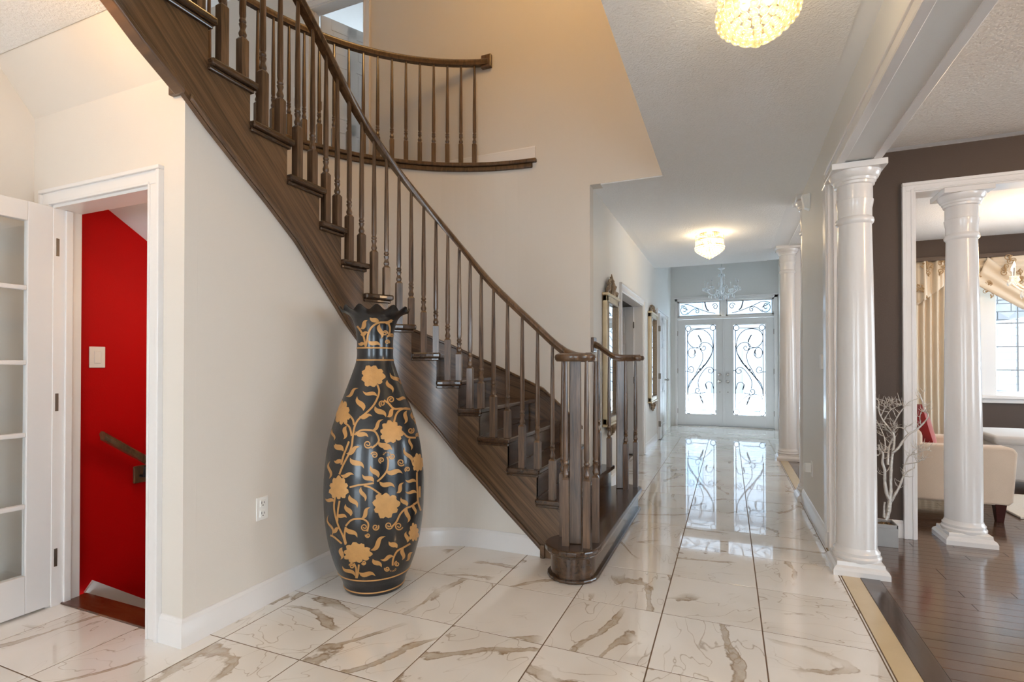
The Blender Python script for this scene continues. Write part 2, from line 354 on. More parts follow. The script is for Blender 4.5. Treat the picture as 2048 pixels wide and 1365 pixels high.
# ---- hall walls
HD0, HD1 = 5.66, 7.20                       # double door opening in the left hall wall
b = MB(); T = .12
b.box(XL-T, YV+.12, 0, XL, HD0, ZC).box(XL-T, HD0, 2.03, XL, HD1, ZC).box(XL-T, HD1, 0, XL, YF, ZC).box(XL-T, 8.38, ZC, XL, YF, 3.7)
struct(b.build('wall_hall_left', 'wall_white'), 'long cream hall wall with mirrors and doors', 'wall')
b = MB(); b.box(XL-T, YF, 0, -.985, YF+.15, 3.7).box(-.985, YF, 2.53, .83, YF+.15, 3.7).box(.83, YF, 0, 1.2, YF+.15, 3.7)
struct(b.build('wall_front', 'wall_white'), 'pale front wall above and around the entry doors', 'wall')
struct(MB().box(.86, 7.80, 0, .98, YF, 3.7).build('wall_hall_right', 'wall_white'), 'white foyer wall behind the far column', 'wall')
b = MB(); b.box(XR+.005, 4.05, 0, .735, 5.27, ZC)
struct(b.build('wall_column_stub', 'wall_white'), 'short white wall between two columns', 'wall')
b = MB().box(XR, -4, 2.405, .79, 4.05, ZC)
struct(b.build('ceiling_beam', 'wall_white'), 'white dropped beam carried by the columns', 'beam')
b = MB().box(XR-.018, -4, 2.405, XR, 3.9, 2.47).box(XR-.028, -4, 2.455, XR, 3.9, 2.475).box(XR-.018, -4, 2.397, .625, 4.05, 2.405).box(.765, -4, 2.397, .808, 4.05, 2.405).box(.79, -4, 2.405, .808, 4.05, 2.47)
struct(b.build('trim_3', 'trim_white', bevel=.003), 'white moulding along the lower edges of the beam', 'moulding')
b = MB().box(XR-.012, 3.955, .12, XR+.02, 4.06, 2.40).box(XR, 3.945, 0.0, .735, 4.05, 2.405).box(XR+.03, 3.93, .0, .71, 3.95, 2.4)
struct(b.build('trim_4', 'trim_white', bevel=.004), 'white casing on the end of the wall behind the nearest column', 'casing')

# ---- dark dining / living walls
b = MB(); b.box(.735, 4.46, 0, 1.20, 4.60, ZC).box(1.20, 4.46, 2.445, 6, 4.60, ZC)
struct(b.build('wall_dining', 'brown_wall'), 'dark brown wall with a wide cased opening', 'wall')
b = MB(); b.box(1.137, 4.438, 0, 1.205, 4.46, 2.44).box(1.129, 4.430, 0, 1.152, 4.46, 2.477).box(1.180, 4.433, 0, 1.198, 4.45, 2.45)
b.box(1.152, 4.438, 2.44, 6, 4.46, 2.497).box(1.129, 4.430, 2.478, 6, 4.46, 2.500).box(1.198, 4.433, 2.447, 6, 4.45, 2.46)
b.box(1.195, 4.45, 0, 1.212, 4.62, 2.445).box(1.195, 4.45, 2.430, 6, 4.62, 2.447)
struct(b.build('trim_5', 'trim_white', bevel=.003), 'white casing around the opening in the dark brown wall', 'casing')
WX0, WX1, WZ0, WZ1 = 2.50, 4.90, .86, 2.30
b = MB(); b.box(.72, 7.795, 0, WX0, 7.95, ZC).box(WX0, 7.795, 0, WX1, 7.95, WZ0).box(WX0, 7.795, WZ1, WX1, 7.95, ZC).box(WX1, 7.795, 0, 6, 7.95, ZC)
struct(b.build('wall_living_back', 'brown_wall'), 'dark brown living room wall with the window', 'wall')
struct(MB().box(6, -4, 0, 6.15, 7.95, .6).box(6, -4, 2.3, 6.15, 7.95, ZC).box(6, -4, .6, 6.15, -1, 2.3).box(6, 1.5, .6, 6.15, 5.2, 2.3).box(6, 7.2, .6, 6.15, 7.95, 2.3).build('wall_right', 'brown_wall'), 'far right wall of the open rooms', 'wall')  # gaps in this unseen wall are added to bring more daylight indoors

# ---- left rooms and the rear of the house
b = MB(); b.box(XLR-.12, -4, 0, XLR, 5, ZC).box(XLR, 5, 0, -3.3, 5.1, ZC)
struct(b.build('wall_left', 'wall_cream'), 'cream wall of the side hall behind the glass door', 'wall')
b = MB()                                    # unseen family room wall behind the camera; openings made up for fill daylight
for x0, x1 in ((XLR, -2.6), (-1.2, .9), (2.3, 6)): b.box(x0, -4.15, 0, x1, -4, ZC)
b.box(XLR, -4.15, 2.3, 6, -4, ZC).box(XLR, -4.15, 0, 6, -4, .3)
struct(b.build('wall_rear', 'wall_cream'), 'unseen family room wall with openings added for fill daylight', 'wall')

# ---- walls of the stair
b = MB(); ss = srange(-0.42, LARC+ (CY-1.60), .04)
for a, c in zip(ss, ss[1:]):
    za, zc_ = zb(a)+.05, zb(c)+.05
    b.prism([pt(a, RIN), pt(c, RIN), pt(c, RIN+.1), pt(a, RIN+.1)], [pt(a, RIN, za), pt(c, RIN, zc_), pt(c, RIN+.1, zc_), pt(a, RIN+.1, za)])
struct(b.build('wall_stair_inner', 'wall_cream', smooth=30), 'cream wall curving under the staircase', 'wall')
XC = CX-RIN-.015                             # corner beside the red stair door
DX0, DX1, DZ = -3.165, -2.40, 2.03
b = MB(); yb = 1.64
b.box(DX1, 1.54, 0, XC-.0005, yb, 2.51).box(DX0, 1.54, DZ, DX1, yb, 2.51).box(-3.357, 1.54, 0, DX0, yb, 2.51).box(-3.357, 1.64, 0, -3.337, 5, ZC)
b.prism([(XC, 1.54, 2.50), (-3.357, 1.54, 2.50), (-3.357, 1.37, 2.74), (XC, 1.37, 2.74)], [(XC, 1.548, 2.506), (-3.357, 1.548, 2.506), (-3.357, 1.378, 2.746), (XC, 1.378, 2.746)])
struct(b.build('wall_stair_door', 'wall_cream'), 'cream wall and sloped soffit around the basement stair door', 'wall')
struct(MB().box(-2.12, 1.371, ZC, XV, 1.39, ZUP-.02).build('wall_landing_edge', 'ceiling_white'), 'white edge of the upper landing above the stair', 'wall')
b = MB(); ss = srange(0, LARC+1.2, .04)
b.box(CX, YV, 0, XL, YV+.12, ZUP)
for a, c in zip(ss, ss[1:]):
    b.prism([pt(a, ROUT), pt(c, ROUT), pt(c, ROUT+.1), pt(a, ROUT+.1)], [pt(a, ROUT, ZUP-.029), pt(c, ROUT, ZUP-.029), pt(c, ROUT+.1, ZUP-.029), pt(a, ROUT+.1, ZUP-.029)])
struct(b.build('wall_stair_outer', 'wall_cream', smooth=30), 'tall cream wall curving behind the staircase', 'wall')
struct(MB().box(-5.9, 1.0, ZC+.061, XV, 1.366, ZUP-.036).build('floor_landing', 'oak_tread'), 'upper landing floor at the top of the stair', 'floor')
UD0, UD1, UDZ = -4.14, -3.42, 5.05
b = MB(); b.box(UD1, YV, ZUP-.032, CX, YV+.12, 5.46).box(CX, YV, ZUP, XL, YV+.12, 5.46).box(XL, YV, ZC, .5, YV+.12, 5.46).box(UD0, YV, UDZ, UD1, YV+.12, 5.46).box(-6, YV, ZUP-.01, UD0, YV+.12, 5.46)
struct(b.build('wall_upper_hall', 'wall_cream'), 'tall warm cream wall above the stair landing', 'wall')
struct(MB().box(XV, 1.0, ZC+.06, XV+.1, YV, 5.46).build('wall_upper_right', 'wall_cream'), 'upper stairwell wall above the hall ceiling edge', 'wall')
struct(MB().box(-6, 1.0, ZUP, -5.9, YV, 5.46).box(-6, .9, ZUP, XV+.1, 1.0, 5.46).build('wall_upper_left', 'wall_cream'), 'far wall of the upper landing', 'wall')
struct(MB().box(-6, 6.4, ZUP-.25, -5.6, 6.5, 5.46).box(-4.3, 6.4, ZUP-.25, -2.6, 6.5, 5.46).box(-5.6, 6.4, ZUP-.25, -4.3, 6.5, ZUP+.9).box(-5.6, 6.4, ZUP+2.1, -4.3, 6.5, 5.46).box(-2.7, YV+.12, ZUP, -2.6, 6.5, 5.46).box(-6, YV+.12, ZUP, -5.9, 6.5, 5.46).build('wall_bedroom', 'wall_white'), 'pale wall of the room behind the upstairs door', 'wall')
b = MB(); RL = 1.83; ss = srange(.07, LARC+1.2, .04); b.box(-5.9, YV+.13, ZUP-.25, -2.7, 6.4, ZUP-.001)
for a, c in zip(ss, ss[1:]):
    b.prism([pt(a, RL, ZUP-.25), pt(c, RL, ZUP-.25), pt(c, 4.2, ZUP-.25), pt(a, 4.2, ZUP-.25)], [pt(a, RL, ZUP), pt(c, RL, ZUP), pt(c, 4.2, ZUP), pt(a, 4.2, ZUP)])
struct(b.build('floor_upper', 'oak_tread'), 'upper landing floor around the stairwell', 'floor')

# ---- basement stair behind the red wall door
_rw = [(1.66, -1.8), (4.2, -1.8), (4.2, .66), (1.66, 2.235)]
struct(MB().prism([(-3.30, y, z) for y, z in _rw], [(-3.20, y, z) for y, z in _rw]).build('wall_red', 'red_wall'), 'bright red wall of the basement stair', 'wall')
b = MB(); b.prism([(-3.3, 1.66, 2.185), (-2.2, 1.66, 2.185), (-2.2, 4.0, .73), (-3.3, 4.0, .73)], [(-3.3, 1.66, 2.203), (-2.2, 1.66, 2.203), (-2.2, 4.0, .748), (-3.3, 4.0, .748)])
b.box(-2.3, 1.70, -1.8, -2.2, 4.0, .74).box(-3.3, 3.98, -1.8, -2.2, 4.08, .74).box(-3.3, 1.6, -1.9, -2.2, 4.2, -1.8)
struct(b.build('wall_stair_soffit', 'wall_white'), 'sloping white underside of the stairs behind the red wall door', 'soffit')
t = empty('basement_stairs', (-2.8, 1.7, 0), 'dark wooden stairs going down beside the red wall', 'stairs')
for k in range(8):
    MB().box(-3.2, 1.70+.24*k, -.19*(k+1)-.035, -2.3, 1.97+.24*k, -.19*(k+1)).build('tread', 'door_sill', t)
    MB().box(-3.2, 1.70+.24*k-.005, -.19*(k+1), -2.3, 1.70+.24*k+.014, -.19*k-.03).build('riser', 'door_sill', t)
struct(MB().box(DX0, 1.575, -.02, DX1, 1.70, .008).build('trim_6', 'door_sill', bevel=.004), 'dark oak threshold of the basement stair door', 'threshold')
b = MB(); b.prism([(-3.2, 1.705, 0.0), (-3.2, 1.745, .05), (-3.2, 3.6, -1.42), (-3.2, 3.6, -1.56)], [(-3.185, 1.705, 0.0), (-3.185, 1.745, .05), (-3.185, 3.6, -1.42), (-3.185, 3.6, -1.56)])
struct(b.build('baseboard_red', 'trim_white'), 'white skirt board running down along the red wall', 'baseboard')

bl = empty('basement_fill_light', (-2.45, 2.3, 1.55), 'unseen round light added to brighten the red basement stair wall', 'ceiling light')  # invented lamp, put in to lift the red wall
# ---- baseboards
BB = [(0, 0), (.016, 0), (.016, .085), (.012, .095), (.012, .105), (.005, .12), (0, .122)]
def bboard(name, path, label, mat='trim_white', z=0.0):
    b = MB(); b.sweep([(p[0], p[1], z) for p in path], BB); return struct(b.build(name, mat, smooth=25), label, 'baseboard')
ss = srange(LARC+(CY-1.54), -0.42+.02, .05) if False else list(reversed(srange(-0.40, LARC+(CY-1.54), .05)))
path = [(-2.335, 1.54)]+[(pt(s, RIN).x, pt(s, RIN).y) for s in ss]
bboard('baseboard_stair', path, 'white baseboard curving along the wall under the stairs')
bboard('baseboard_hall_left_near', [(XL, YV+.02), (XL, HD0-.09)], 'white baseboard under the large hall mirror')
bboard('baseboard_hall_left_far', [(XL, HD1+.09), (XL, 8.62)], 'white baseboard under the far hall mirror')
bboard('baseboard_stub', [(XR+.005, 5.26), (XR+.005, 4.02)], 'white baseboard of the short wall between columns')
bboard('baseboard_dining', [(.74, 4.46), (1.135, 4.46)], 'white baseboard below the dark brown wall')
bboard('baseboard_living', [(.74, 7.795), (5.9, 7.795)], 'white baseboard below the living room window')
bboard('baseboard_side_hall', [(XLR, -1.0), (XLR, 1.13)], 'white baseboard in the side hall')
bboard('baseboard_side_hall_far', [(XLR, 2.07), (XLR, 4.9)], 'white baseboard in the side hall past the panel door')
bboard('baseboard_landing', [(-1.56, YV), (XV, YV)][::-1] if False else [(UD1+.09, YV), (-1.565, YV)], 'white baseboard on the upper landing', z=ZUP)

# ================================================================== STAIRCASE
stair = empty('curved_staircase', (-1.3, 3.6, 0), 'dark oak curved staircase rising behind the black floor vase', 'staircase')
RNOSE, RST = 0.612, 0.645
def arcpoly(s0, s1, r0, r1, st=0.05):
    ss = srange(s0, s1, st); return [pt(s, r0) for s in ss]+[pt(s, r1) for s in reversed(ss)]
# bullnose starting step
def start_outline(ins):
    xr = -.675-ins; P = []
    c1, r1 = (-.84, 2.945), .165-ins
    for k in range(15):                       # near bullnose, from behind-left round the front to the right side
        a = radians(120+ (360-120)*k/14); P.append((c1[0]+r1*cos(a), c1[1]+r1*sin(a)))
    c2, r2 = (-.80, 4.45), .125-ins
    for k in range(11):
        a = radians(0+180*k/10); P.append((c2[0]+r2*cos(a), c2[1]+r2*sin(a)))
    P += [(-1.0, 4.40), (-1.0, 3.148), (-.938, 3.148)]; return P
MB().quadbox(start_outline(0), RISE-.036, RISE).build('tread', 'oak_tread', stair, bevel=.012, bseg=3)
MB().quadbox(start_outline(.033), 0.0, RISE-.036).build('riser', 'oak_tread', stair, smooth=40)
MB().quadbox(start_outline(.018), RISE-.052, RISE-.036).build('cove_moulding', 'oak_tread', stair, bevel=.006)
MB().quadbox(start_outline(.012), 0.0, .022).build('shoe_moulding', 'oak_tread', stair, bevel=.008)
for n in range(2, 16):
    z = n*RISE; s0, s1 = SN[n], SN[n+1]+.03
    ro = 1.94 if n == 2 else ROUT-.03
    # tread with return nosing at the open side, plus its cove moulding
    P = [(p.x, p.y) for p in arcpoly(s0, s1, RNOSE, ro)]; Q = [(p.x, p.y) for p in arcpoly(s0+.028, s0+.046, RST+.002, ro-.02)]
    if n == 2:
        xb_, xw = CX-s1, XL+.003; P = [(CX-s0, CY+RNOSE), (xb_, CY+RNOSE), (xb_, YV-.03), (xw, YV-.03), (xw, 4.42), (-.895, 4.42)]
        Q = [(-.972, CY+RST+.002), (-.990, CY+RST+.002), (-.941, 4.40), (-.923, 4.40)]
    td = MB().quadbox(P, z-.034, z).build('tread', 'oak_tread', stair, bevel=.010, bseg=3)
    MB().quadbox([(p.x, p.y) for p in arcpoly(s0+.014, s1-.0, RNOSE+.017, RST+.03)], z-.054, z-.034).build('cove_moulding', 'oak_tread', td, bevel=.006)
    MB().quadbox(Q, z-RISE, z-.034).build('riser', 'oak_tread', stair)
z = 16*RISE
MB().quadbox([(p.x, p.y) for p in arcpoly(SN[16]+.028, SN[16]+.046, RST+.002, ROUT-.03)], 15*RISE, ZUP-.034).build('riser', 'oak_tread', stair)
MB().quadbox([(p.x, p.y) for p in arcpoly(SN[16], SN[16]+.12, RNOSE, ROUT-.03)], ZUP-.034, ZUP).build('landing_nosing', 'oak_tread', stair, bevel=.01, bseg=3)
def strip(s0, s1, ra, rb, fz0, fz1, uvs=True, st=.03, brk=()):
    xs = sorted(set(srange(s0, s1, st))|set(x for x in brk if s0 < x < s1)); sec = []
    for k, x in enumerate(xs):
        if x in brk and 0 < k < len(xs)-1: sec += [(x, x-1e-4), (x, x+1e-4)]
        else: sec.append((x, min(max(x, s0+1e-4), s1-1e-4)))
    b = MB(); vs = []; uv = []
    for x, e_ in sec:
        for R_, fz in ((ra, fz0), (rb, fz0), (rb, fz1), (ra, fz1)): z_ = fz(e_); vs.append(pt(x, R_, z_)); uv.append((x+.01, z_-.95*x+3))
    m = len(sec); fs = [(4*i+k, 4*i+(k+1) % 4, 4*i+4+(k+1) % 4, 4*i+4+k) for i in range(m-1) for k in range(4)]+[(3, 2, 1, 0), tuple(4*(m-1)+k for k in range(4))]
    return b.add(vs, fs, uv)
def ztop(s):                                  # underside of the tread that covers s
    n = max(k for k in SN if k == 1 or SN[k]+.028 <= s); return (n*RISE-.034) if n < 16 else ZUP-.04
brk = [SN[n]+.028 for n in range(2, 17)]
S_END, S_CEIL = 2.40, LARC+CY-1.372
def zstring(s): return 0.0 if s < -.40 else zb(s)
strip(-0.56, S_END, RST, RST+.026, zstring, lambda s: max(ztop(s), zstring(s)+.006) if s < S_CEIL else max(ZC-.009, zstring(s)+.006), brk=brk+[-.40, S_CEIL]).build('stringer', 'oak_rake', stair, smooth=30)
strip(-0.40, 1.93, RST-.020, RST, lambda s: zb(s), lambda s: zb(s)+.030).build('stringer_moulding', 'oak_rake', stair, smooth=30, bevel=.006)
strip(1.96, S_END, RST-.020, RST+.045, lambda s: zb(s)-.012, lambda s: min(zb(s)+.022, ZC-.009)).build('stringer_moulding', 'oak_rake', stair, smooth=30, bevel=.006)
strip(-0.425, -.395, RST-.020, RST, lambda s: 0, lambda s: .085).build('stringer_moulding', 'oak_rake', stair, bevel=.006)
MB().box(XC-.075, 1.515, 2.40, XC+.02, 1.54, 2.475).build('trim_block', 'oak_rake', stair, bevel=.004)
b = strip(-.33, LARC+.6, ROUT-.022, ROUT, lambda s: zr(s)-.42, lambda s: zr(s)+.085, st=.05); b.build('wall_skirt', 'oak_rake', stair, smooth=30)
b = strip(-.36, LARC+.6, ROUT-.034, ROUT, lambda s: zr(s)+.085, lambda s: zr(s)+.112, st=.05); b.build('skirt_cap', 'oak_rail', stair, smooth=30, bevel=.006)

# ---- balusters
def baluster(parent, x, y, z0, zblk, ztop_, ang=0.0, w=.040, name='baluster'):
    b = MB(); h = w/2; c = .006
    blk = lambda k: [(-k, -k), (k, -k), (k, k), (-k, k)]
    b.prism([(p[0], p[1], z0) for p in blk(h)], [(p[0], p[1], zblk-.012) for p in blk(h)])
    b.prism([(p[0], p[1], zblk-.012) for p in blk(h)], [(p[0], p[1], zblk) for p in blk(h*.62)])
    prof = [(.013, 0), (.018, .012), (.0185, .02), (.0145, .03), (.0115, .042), (.0165, .058), (.0175, .064), (.012, .070), (.0165, .077), (.0165, .084), (.0125, .092), (.0155, .11)]
    top = ztop_-zblk; prof += [(.0150, .11+(top-.11)*.35), (.0122, .11+(top-.11)*.7), (.0098, top)]
    b.lathe(prof, 0, 0, 10, zblk)
    b.xf(Matrix.Translation((x, y, 0)) @ Matrix.Rotation(ang, 4, 'Z'))
    return b.build(name, 'oak_upright', parent, smooth=32)
RBAL = 0.66
rail = empty('stair_railing', (-.83, 2.95, RISE), 'dark oak stair railing with turned balusters along the open side of the curved stair', 'railing')
BAL = [(2, -.469), (3, -.369), (3, -.264), (4, -.16), (4, -.059), (5, .03), (5, .105), (6, .177), (6, .251), (7, .326), (7, .403), (8, .481), (8, .558), (9, .638), (9, .719), (10, .804), (10, .892), (11, .986), (11, 1.082), (12, 1.188), (12, 1.30), (13, 1.42), (13, 1.531), (14, 1.65), (14, 1.76), (15, 1.878), (15, 1.985)]
RAILZ = [(-.66, 1.262), (-.528, 1.305), (-.40, 1.43), (-.2, 1.61), (0, 1.80), (.17, 2.025), (.35, 2.25), (.49, 2.415), (.65, 2.61), (.81, 2.785), (.94, 2.925), (1.15, 3.115), (1.35, 3.27), (1.6, 3.46), (2.1, 3.86)]
rs = [(s, lerp_table(RAILZ, s)) for s in srange(-.56, 2.12, .04)]
def smooth_tab(tab, it=4):
    for _ in range(it): tab = [tab[0]]+[(tab[i][0], .25*tab[i-1][1]+.5*tab[i][1]+.25*tab[i+1][1]) for i in range(1, len(tab)-1)]+[tab[-1]]
    return tab
rs = smooth_tab(rs); railz = lambda s: lerp_table(rs, s)
RPROF = [(-.024, -.026), (.024, -.026), (.026, -.010), (.033, .004), (.030, .018), (.015, .029), (-.015, .029), (-.030, .018), (-.033, .004), (-.026, -.010)]
NEWEL = (-.83, 2.955)
pth = [pt(s, RBAL, z) for s, z in reversed(rs)]
tail = catmull([pth[-2], pth[-1], (-.86, CY+RBAL-.045, 1.268), (-.765, 3.02, 1.262), (-.745, 2.93, 1.262)], 5)
MB().sweep(pth[:-1]+tail[5:], RPROF).build('handrail', 'oak_rail', rail, smooth=40)
cap = [(.02, -.022), (.108, -.022), (.118, -.012), (.122, .004), (.118, .016), (.100, .025), (.02, .027)]
MB().lathe(cap, *NEWEL, 32, 1.262).build('volute_cap', 'oak_rail', rail, smooth=40)
def newel(parent, x, y, z0, z1, ang):
    b = MB(); f = lambda k, z: [(-k, -k, z), (k, -k, z), (k, k, z), (-k, k, z)]
    b.prism(f(.037, z0), f(.033, z1)); b.xf(Matrix.Translation((x, y, 0)) @ Matrix.Rotation(ang, 4, 'Z')); return b.build('newel_post', 'oak_upright', parent, bevel=.005)
newel(rail, *NEWEL, RISE, 1.245, radians(14))
for x, y in ((-.868, 2.885), (-.748, 2.895), (-.722, 3.005), (-.93, 3.035)): baluster(rail, x, y, RISE, .575, 1.242, radians(10))
for n, s in BAL:
    p = pt(s, RBAL); zt = railz(s)-.02
    a = (s/R0 if 0 < s < LARC else (0 if s <= 0 else pi/2))
    baluster(rail, p.x, p.y, n*RISE, zr(s)+.155, zt, a)

# ---- short railing at the hall side of the stair foot
r2 = empty('hall_side_railing', (-.80, 4.42, RISE), 'short dark oak railing from the wall corner to the far end of the bottom step', 'railing')
MB().sweep(catmull([(-1.062, 4.385, 1.395), (-1.02, 4.385, 1.375), (-.96, 4.39, 1.33), (-.90, 4.40, 1.29), (-.83, 4.42, 1.277), (-.76, 4.45, 1.277), (-.70, 4.485, 1.277)], 5), RPROF).build('handrail', 'oak_rail', r2, smooth=40)
MB().lathe([(.015, -.02), (.05, -.02), (.058, 0), (.052, .018), (.015, .024)], -.715, 4.478, 24, 1.277).build('rail_end', 'oak_rail', r2, smooth=40)
MB().box(XL-.001, 4.33, 1.33, XL+.024, 4.44, 1.455).build('rosette', 'oak_rail', r2, bevel=.006)
newel(r2, -.845, 4.41, RISE, 1.255, radians(14))
baluster(r2, -.795, 4.37, RISE, .575, 1.252); baluster(r2, -.735, 4.492, RISE, .575, 1.252)
baluster(r2, -.925, 4.33, 2*RISE, .62, 1.285); baluster(r2, -1.02, 4.355, 2*RISE, .66, 1.35)

# ---- landing railing upstairs
r3 = empty('landing_railing', (-2.07, 4.28, ZUP), 'curved dark oak railing on the upper landing', 'railing')
RLB = 1.885
ss = srange(.205, LARC, .04)+[LARC+.1, LARC+.6, LARC+1.2]
MB().sweep([(-2.02, 4.285, 3.985)]+[tuple(pt(s, RLB, 3.985)) for s in ss], RPROF).build('handrail', 'oak_rail', r3, smooth=40)
MB().box(-2.085, 4.262, 3.93, -1.985, 4.30, 4.05).build('rosette', 'oak_rail', r3, bevel=.008)
s = .219
while s < LARC+1.1:
    p = pt(s, RLB); baluster(r3, p.x, p.y, ZUP, ZUP+.215, 3.965, s/R0 if s < LARC else pi/2); s += .0412 if s < LARC else .123
b = strip(.019, LARC+1.2, 1.785, RL+.02, lambda s: ZUP-.028, lambda s: ZUP+.006, st=.04); ln = b.build('landing_edge_nosing', 'oak_rail', smooth=30, bevel=.008)
tag(ln, 'dark oak nosing along the curved edge of the upper landing', 'nosing')
b = strip(.032, LARC+1.2, 1.80, ROUT+.002, lambda s: ZUP-.072, lambda s: ZUP-.028, st=.04); b.build('cove_moulding', 'oak_rail', ln, smooth=30, bevel=.008)

# ---- basement handrail on the red wall
r4 = empty('basement_handrail', (-3.2, 1.9, .7), 'dark oak handrail descending on the red wall', 'handrail')
MB().sweep([(-3.135, 1.755, .835), (-3.135, 3.3, -.30)], [(a*.8, b_*.85) for a, b_ in RPROF]).build('rail', 'oak_rail', r4, smooth=40)
for y, z in ((1.985, .60), (2.9, -.07)):
    MB().box(-3.2, y-.035, z-.07, -3.182, y+.035, z+.03).build('bracket_block', 'oak_rail', r4, bevel=.006)
    MB().tube([(-3.185, y, z-.03), (-3.15, y, z-.03), (-3.137, y, z+.03)], .009, 8).build('bracket', 'iron', r4, smooth=40)

# ================================================================== COLUMNS
def column(x, y, h, label):
    t = empty('column', (x, y, 0), label, 'column', 'white round columns')
    b = MB(); b.box(x-.140, y-.140, 0, x+.140, y+.140, .03)
    f = lambda k, z: [(x-k, y-k, z), (x+k, y-k, z), (x+k, y+k, z), (x-k, y+k, z)]
    for (k0, z0_), (k1, z1_) in zip([(.140, .03), (.133, .045), (.120, .055), (.118, .075)], [(.133, .045), (.120, .055), (.118, .075), (.116, .078)]): b.prism(f(k0, z0_), f(k1, z1_))
    b.build('plinth', 'column_white', t, smooth=20)
    MB().lathe([(.118, .07), (.126, .085), (.126, .095), (.118, .105), (.119, .115), (.119, .122), (.110, .132), (.105, .15)], x, y, 40).build('base_moulding', 'column_white', t, smooth=35)
    MB().lathe([(.1045, .148), (.1045, .5), (.102, .9), (.097, 1.4), (.091, 1.8), (.0865, h-.36), (.0865, h-.335)], x, y, 40).build('shaft', 'column_white', t, smooth=35)
    MB().lathe([(.0865, h-.345), (.096, h-.335), (.099, h-.322), (.096, h-.308), (.0885, h-.300), (.0885, h-.285), (.0885, h-.250), (.093, h-.225), (.096, h-.205), (.096, h-.200), (.092, h-.198), (.092, h-.115), (.101, h-.110), (.103, h-.096), (.108, h-.092), (.112, h-.078), (.117, h-.075), (.128, h-.055), (.133, h-.04), (.133, h-.033)], x, y, 40).build('capital', 'column_white', t, smooth=35)
    MB().box(x-.138, y-.138, h-.036, x+.138, y+.138, h).build('abacus', 'column_white', t, bevel=.003)
    return t
column(.697, 3.665, 2.397, 'white round column under the beam beside the silver branch pot')
column(.697, 5.41, ZC, 'white column at the far end of the short white wall')
column(.697, 7.57, ZC, 'slim white column beside the foyer near the entry doors')
column(1.497, 4.545, 2.43, 'white round column in the cased opening before the armchair')
struct(MB().box(.70, 7.66, 0, .86, 7.80, ZC).build('trim_7', 'trim_white', bevel=.004), 'white casing beside the slim far column', 'casing')

# ================================================================== DOORS, TRANSOMS, CASINGS
def casing_x(name, X, y0, y1, h, label, side=1, w=.075):     # casing on a wall of constant X, room on +side
    e = struct(empty(name, (X, (y0+y1)/2, 0)), label, 'casing'); hx = lambda d: (min(X, X+side*d), max(X, X+side*d))
    for ya, yb_, o in ((y0-w, y0, -1), (y1, y1+w, 1)):
        a, c = hx(.016); g, k = hx(.026); b0, b1 = (ya-.002, ya+.02) if o < 0 else (yb_-.02, yb_+.002)
        MB().box(a, ya, 0, c, yb_, h).box(g, b0, 0, k, b1, h+w-.024).build('side_casing', 'trim_white', e, bevel=.003)
    a, c = hx(.015); g, k = hx(.030); MB().box(a, y0-w+.001, h+.001, c, y1+w-.001, h+w-.002).box(g, y0-w-.010, h+w-.022, k, y1+w+.010, h+w).build('head_casing', 'trim_white', e, bevel=.003)
    return e
def casing_y(name, Y, x0, x1, h, label, z0=0.0, w=.075, t=.12):     # casing on a wall of constant Y, room on -Y, with jamb liner of depth t
    e = struct(empty(name, ((x0+x1)/2, Y, z0)), label, 'casing')
    for xa, xb, s_ in ((x0-w, x0, -1), (x1, x1+w, 1)):
        o0, o1 = (xa-.002, xa+.018) if s_ < 0 else (xb-.018, xb+.002); i0, i1 = (xb-.012, xb+.002) if s_ < 0 else (xa-.002, xa+.012)
        MB().box(xa, Y-.016, z0, xb, Y+.002, h).box(o0, Y-.026, z0, o1, Y+.001, h+w-.020).box(i0, Y-.021, z0, i1, Y-.001, h-.001).build('side_casing', 'trim_white', e, bevel=.003)
        j0, j1 = (x0-.003, x0+.016) if s_ < 0 else (x1-.016, x1+.003); k0, k1 = (x0+.015, x0+.028) if s_ < 0 else (x1-.028, x1-.015)
        MB().box(j0, Y-.006, z0, j1, Y+t, h-.001).box(k0, Y+.045, z0, k1, Y+.075, h-.017).build('jamb', 'trim_white', e, bevel=.002)
    MB().box(x0-w+.001, Y-.015, h+.001, x1+w-.001, Y+.002, h+w-.002).box(x0-w-.002, Y-.027, h+w-.018, x1+w+.002, Y+.001, h+w).box(x0-.003, Y-.0215, h-.002, x1+.003, Y-.001, h+.012).build('head_casing', 'trim_white', e, bevel=.003)
    MB().box(x0, Y-.0055, h-.016, x1, Y+t-.001, h).build('head_jamb', 'trim_white', e)
    return e
